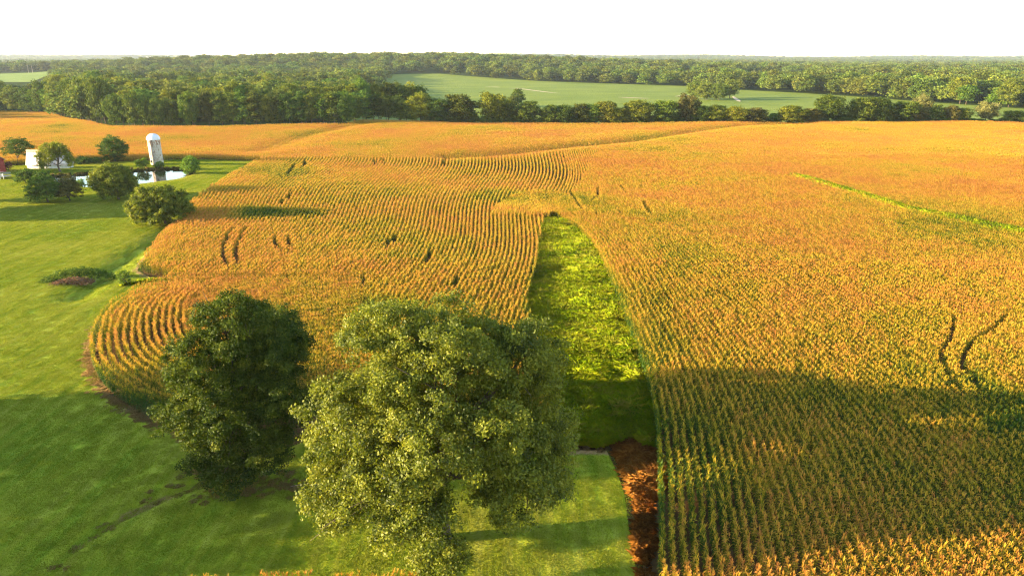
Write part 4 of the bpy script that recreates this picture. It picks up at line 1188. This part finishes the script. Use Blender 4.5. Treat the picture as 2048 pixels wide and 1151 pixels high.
# ------------------------------------------------------------------ silo, shed, barn, poles
def silo():
    x, y = P(315, 329)
    z0 = t1(x, y)
    d = depth(x, y, 5)
    rad = 23.5 / FPX * d / 2
    Hd = top_h(y, 266.5) - z0
    Hw = Hd - rad * .98
    root = ob('silo', None, None, (x, y, z0 - .1), 0, 1, 'old white concrete silo with round metal dome and peeling staves by the pond', 'silo')
    wall = MB(); nn = 40
    a = np.arange(nn) * 2 * np.pi / nn
    wall.tube([(0, 0, -.5), (0, 0, Hw)], [rad - .07] * 2, nn)
    w = ob('wall', wall.mesh('wall', M['rust'], True), root)
    r = np.random.default_rng(9)
    st = MB(); ns = 44; hh = .76
    rows_ = int(Hw / hh)
    for i in range(ns):
        off = (i % 2) * hh / 2
        a0, a1 = i * 2 * math.pi / ns + .012, (i + 1) * 2 * math.pi / ns - .012
        for j in range(-1, rows_ + 1):
            zz0, zz1 = max(0, j * hh + off + .015), min(Hw, (j + 1) * hh + off - .015)
            if zz1 - zz0 < .05: continue
            t = zz1 / Hw
            if t > .9 and r.random() < .45: continue
            tint = np.clip(r.normal(.86, .16) - (.5 if r.random() < .10 + .35 * smooth(t, .72, .95) else 0), 0, 1)
            rr = rad + r.uniform(-.012, .012)
            V = [(math.cos(b) * q, math.sin(b) * q, zz) for q in (rad - .08, rr) for b in (a0, a1) for zz in (zz0, zz1)]
            st.add(V, [(4, 6, 7, 5), (0, 4, 5, 1), (2, 3, 7, 6), (1, 5, 7, 3), (0, 2, 6, 4)], tint)
    ob('stave', st.mesh('stave', M['stave']), w)['kind'] = 'stuff'
    for j in range(1, int(Hw / 1.0)):
        hp = MB(); ang = np.linspace(0, 2 * np.pi, 33)
        hp.tube(np.stack([np.cos(ang) * (rad + .02), np.sin(ang) * (rad + .02), 0 * ang], -1), [.022] * 33, 4, .4, False)
        ob('hoop', hp.mesh('hoop', M['rust']), root, (0, 0, j * 1.0))
    dm = MB(); npn = 24
    th = np.linspace(0, math.pi / 2, 9)
    for i in range(npn):
        a0, a1 = i * 2 * math.pi / npn, (i + 1) * 2 * math.pi / npn
        ga = np.array([a0, a0 + (a1 - a0) * .08, a1])
        rr = np.array([1.0, 1.035, 1.0]) * (rad + .10)
        V = np.array([(np.cos(t) * q * np.cos(b), np.cos(t) * q * np.sin(b), Hw + np.sin(t) * rad * .98 * (q / (rad + .1))) for t in th for b, q in zip(ga, rr)])
        j = np.arange(8)[:, None] * 3; k2 = np.arange(2)[None]
        dm.add(V, np.stack([j + k2, j + k2 + 1, j + 3 + k2 + 1, j + 3 + k2], -1).reshape(-1, 4), r.uniform(.3, .7))
    ob('dome', dm.mesh('dome', M['dome']), root)
    rim = MB(); ang = np.linspace(0, 2 * np.pi, 41)
    rim.tube(np.stack([np.cos(ang) * (rad + .08), np.sin(ang) * (rad + .08), 0 * ang + Hw], -1), [.09] * 41, 5, .5, False)
    ob('rim', rim.mesh('rim', M['dome']), root)
    ch = MB()     # unloading chute on the camera side
    ca = -math.pi / 2 - .05
    ch.tube([(math.cos(ca) * (rad + .12), math.sin(ca) * (rad + .12), .3), (math.cos(ca) * (rad + .12), math.sin(ca) * (rad + .12), Hw)], [.26, .26], 8, .45)
    ob('chute', ch.mesh('chute', M['stave'], True), root)
    for j in range(int(Hw / .6)):
        rg = MB(); rg.box((math.cos(ca + .25) * (rad + .09), math.sin(ca + .25) * (rad + .09), .6 + j * .6), (.4, .05, .04), ca + .25 + math.pi / 2)
        ob('rung', rg.mesh('rung', M['rust']), root)
    dw = MB(); dw.box((math.cos(ca - .5) * (rad + .01), math.sin(ca - .5) * (rad + .01), 1.6), (.7, .12, .9), ca - .5 + math.pi / 2)
    ob('hatch', dw.mesh('hatch', M['dark_glass']), root)
silo()

def gable(root, x0, x1, y0, y1, hw, hr, wall, roof, rt=.1, over=.35, axis='x', panels=0, ridge=.14):
    mb = MB()
    ym = (y0 + y1) / 2
    V = [(x0, y0, -.3), (x1, y0, -.3), (x1, y1, -.3), (x0, y1, -.3), (x0, y0, hw), (x1, y0, hw), (x1, y1, hw), (x0, y1, hw), (x0, ym, hr), (x1, ym, hr)]
    mb.add(V, [(0, 1, 5, 4), (2, 3, 7, 6), (1, 2, 6, 5), (3, 0, 4, 7)]); mb.add(V, [(4, 8, 7), (5, 6, 9)])
    ob('wall', mb.mesh('wall', wall), root)
    rf = None
    sl_ = (hr - hw) / (ym - y0)
    for sgn, ya in ((-1, y0 - over), (1, y1 + over)):
        za = hw - sl_ * over
        mb = MB()
        Q = [(x0 - over, ya, za + .03), (x1 + over, ya, za + .03), (x1 + over, ym, hr + .03), (x0 - over, ym, hr + .03)]
        Q2 = [(a, b, c + rt) for a, b, c in Q]
        mb.add(Q + Q2, [(0, 3, 2, 1), (4, 5, 6, 7), (0, 1, 5, 4), (1, 2, 6, 5), (2, 3, 7, 6), (3, 0, 4, 7)])
        f = ob('roof_slope', mb.mesh('roof_slope', roof), root)
        for i in range(panels):
            xx = x0 - over + (x1 - x0 + 2 * over) * (i + .5) / panels
            sm = MB(); sm.tube([(xx, ya, za + .05 + rt), (xx, ym, hr + .05 + rt)], [.035, .035], 4, .4)
            ob('seam', sm.mesh('seam', roof), f)
    mb = MB(); mb.box(((x0 + x1) / 2, ym, hr + rt - .15 if ridge > .2 else hr + rt + .05), (x1 - x0 + 2 * over + .06, .6, ridge))
    return ob('ridge_cap', mb.mesh('ridge_cap', M['rust']), root)

# long white shed behind the willow
sx0, sy0 = P(56, 338); sx1, _ = P(140, 337)
W_ = sx1 - sx0
rt_ = ob('shed', None, None, (sx0, sy0, t1(sx0, sy0)), .0, 1, 'long white shed with steep white metal roof and rusty ridge, half hidden by the willow', 'shed')
gable(rt_, 0, W_, 0, 3.6, 2.0, 6.5, M['white_paint'], M['white_metal'], .08, .3, panels=14, ridge=.75)
for xx in (3.0, 8.5, 12.2):
    mb = MB(); mb.box((xx, -.02, 1.25), (1.0, .10, .62)); wf = ob('window', mb.mesh('window', M['white_paint']), rt_)
    mb = MB(); mb.box((xx, -.075, 1.25), (.84, .03, .46)); ob('pane', mb.mesh('pane', M['dark_glass']), wf)
mb = MB(); mb.box((W_ / 2, -.3, 1.72), (W_ + .6, .08, .12)); ob('eave_board', mb.mesh('eave_board', M['rust']), rt_)

# red barn cut by the left edge, with its white porch rail
qx, qy = P(-32, 352)
br = ob('barn', None, None, (qx, qy, t1(qx, qy)), -.35, 1, 'dark red barn with grey gable roof at the left edge', 'barn')
gable(br, -12, 0, 0, 8, 4.6, 7.6, M['red_wood'], M['grey_roof'], .15, .4)
mb = MB(); mb.box((-.0, .6, 2.2), (.14, .14, 4.6)); ob('corner_board', mb.mesh('corner_board', M['white_paint']), br)
mb = MB(); mb.box((-2.2, -.04, 3.0), (1.0, .1, 1.2)); wf = ob('window', mb.mesh('window', M['white_paint']), br)
mb = MB(); mb.box((-2.2, -.10, 3.0), (.8, .03, 1.0)); ob('pane', mb.mesh('pane', M['dark_glass']), wf)
kx, ky = P(9, 361)
pc = ob('deck', None, None, (kx, ky, t1(kx, ky)), -.15, 1, 'white railed timber deck in front of the red barn', 'deck')
mb = MB(); mb.box((-4, .9, .9), (9.4, 3.2, .15)); ob('floor', mb.mesh('floor', M['pole']), pc)
for yy in (-.62, 2.42):
    for zz in (1.35, 1.95):
        mb = MB(); mb.box((-4, yy, zz), (9.4, .08, .12)); ob('rail', mb.mesh('rail', M['white_paint']), pc)
for xx in np.linspace(-8.6, .6, 8):
    mb = MB(); mb.box((xx, -.70, 1.0), (.12, .12, 2.1)); ob('post', mb.mesh('post', M['white_paint']), pc)
for xx in np.linspace(-8.5, .5, 46):
    mb = MB(); mb.box((xx, -.62, 1.65), (.05, .05, .6)); ob('baluster', mb.mesh('baluster', M['white_paint']), pc)

def pole(px_, base, top, lab, rz=0):
    x, y = PT(px_, base)
    z0 = float(T(np.array([x]), np.array([y]))[0])
    v = (base - top) / FPX * depth(x, y, z0)
    H = min(18, max(9, v))
    root = ob('utility_pole', None, None, (x, y, z0 - .2), rz, 1, lab, 'pole', 'utility poles by the far woods')
    mb = MB(); mb.tube([(0, 0, 0), (0, 0, H)], [.28, .2], 8); ob('pole', mb.mesh('pole', M['pole'], True), root)
    mb = MB(); mb.box((0, .3, H - .9), (3.2, .14, .18)); ob('crossarm', mb.mesh('crossarm', M['pole']), root)
pole(1229, 150, 137, 'pale utility pole before the far woods beyond the middle of the soybeans', .3)
pole(1508, 152, 142, 'pale utility pole by the small far field at the right', .2)

pole(58, 148, 131, 'left pale pole of the pair by the small far pasture', .1)
pole(66, 148, 131, 'right pale pole of the pair by the small far pasture', .1)

# ------------------------------------------------------------------ the morning air
def haze():
    mb = MB(); mb.box((0, 4450, 47), (25000, 10600, 106))
    m, nt, out = new_mat('haze_air')
    v = nd(nt, 'ShaderNodeVolumePrincipled')
    v.inputs['Color'].default_value = (.80, .89, .97, 1)
    v.inputs['Density'].default_value = .000036
    v.inputs['Anisotropy'].default_value = .2
    nt.links.new(v.outputs[0], out.inputs['Volume'])
    ob('haze', mb.mesh('haze', m), kind='stuff', label='thin pale morning haze over the whole landscape', cat='haze')
haze()
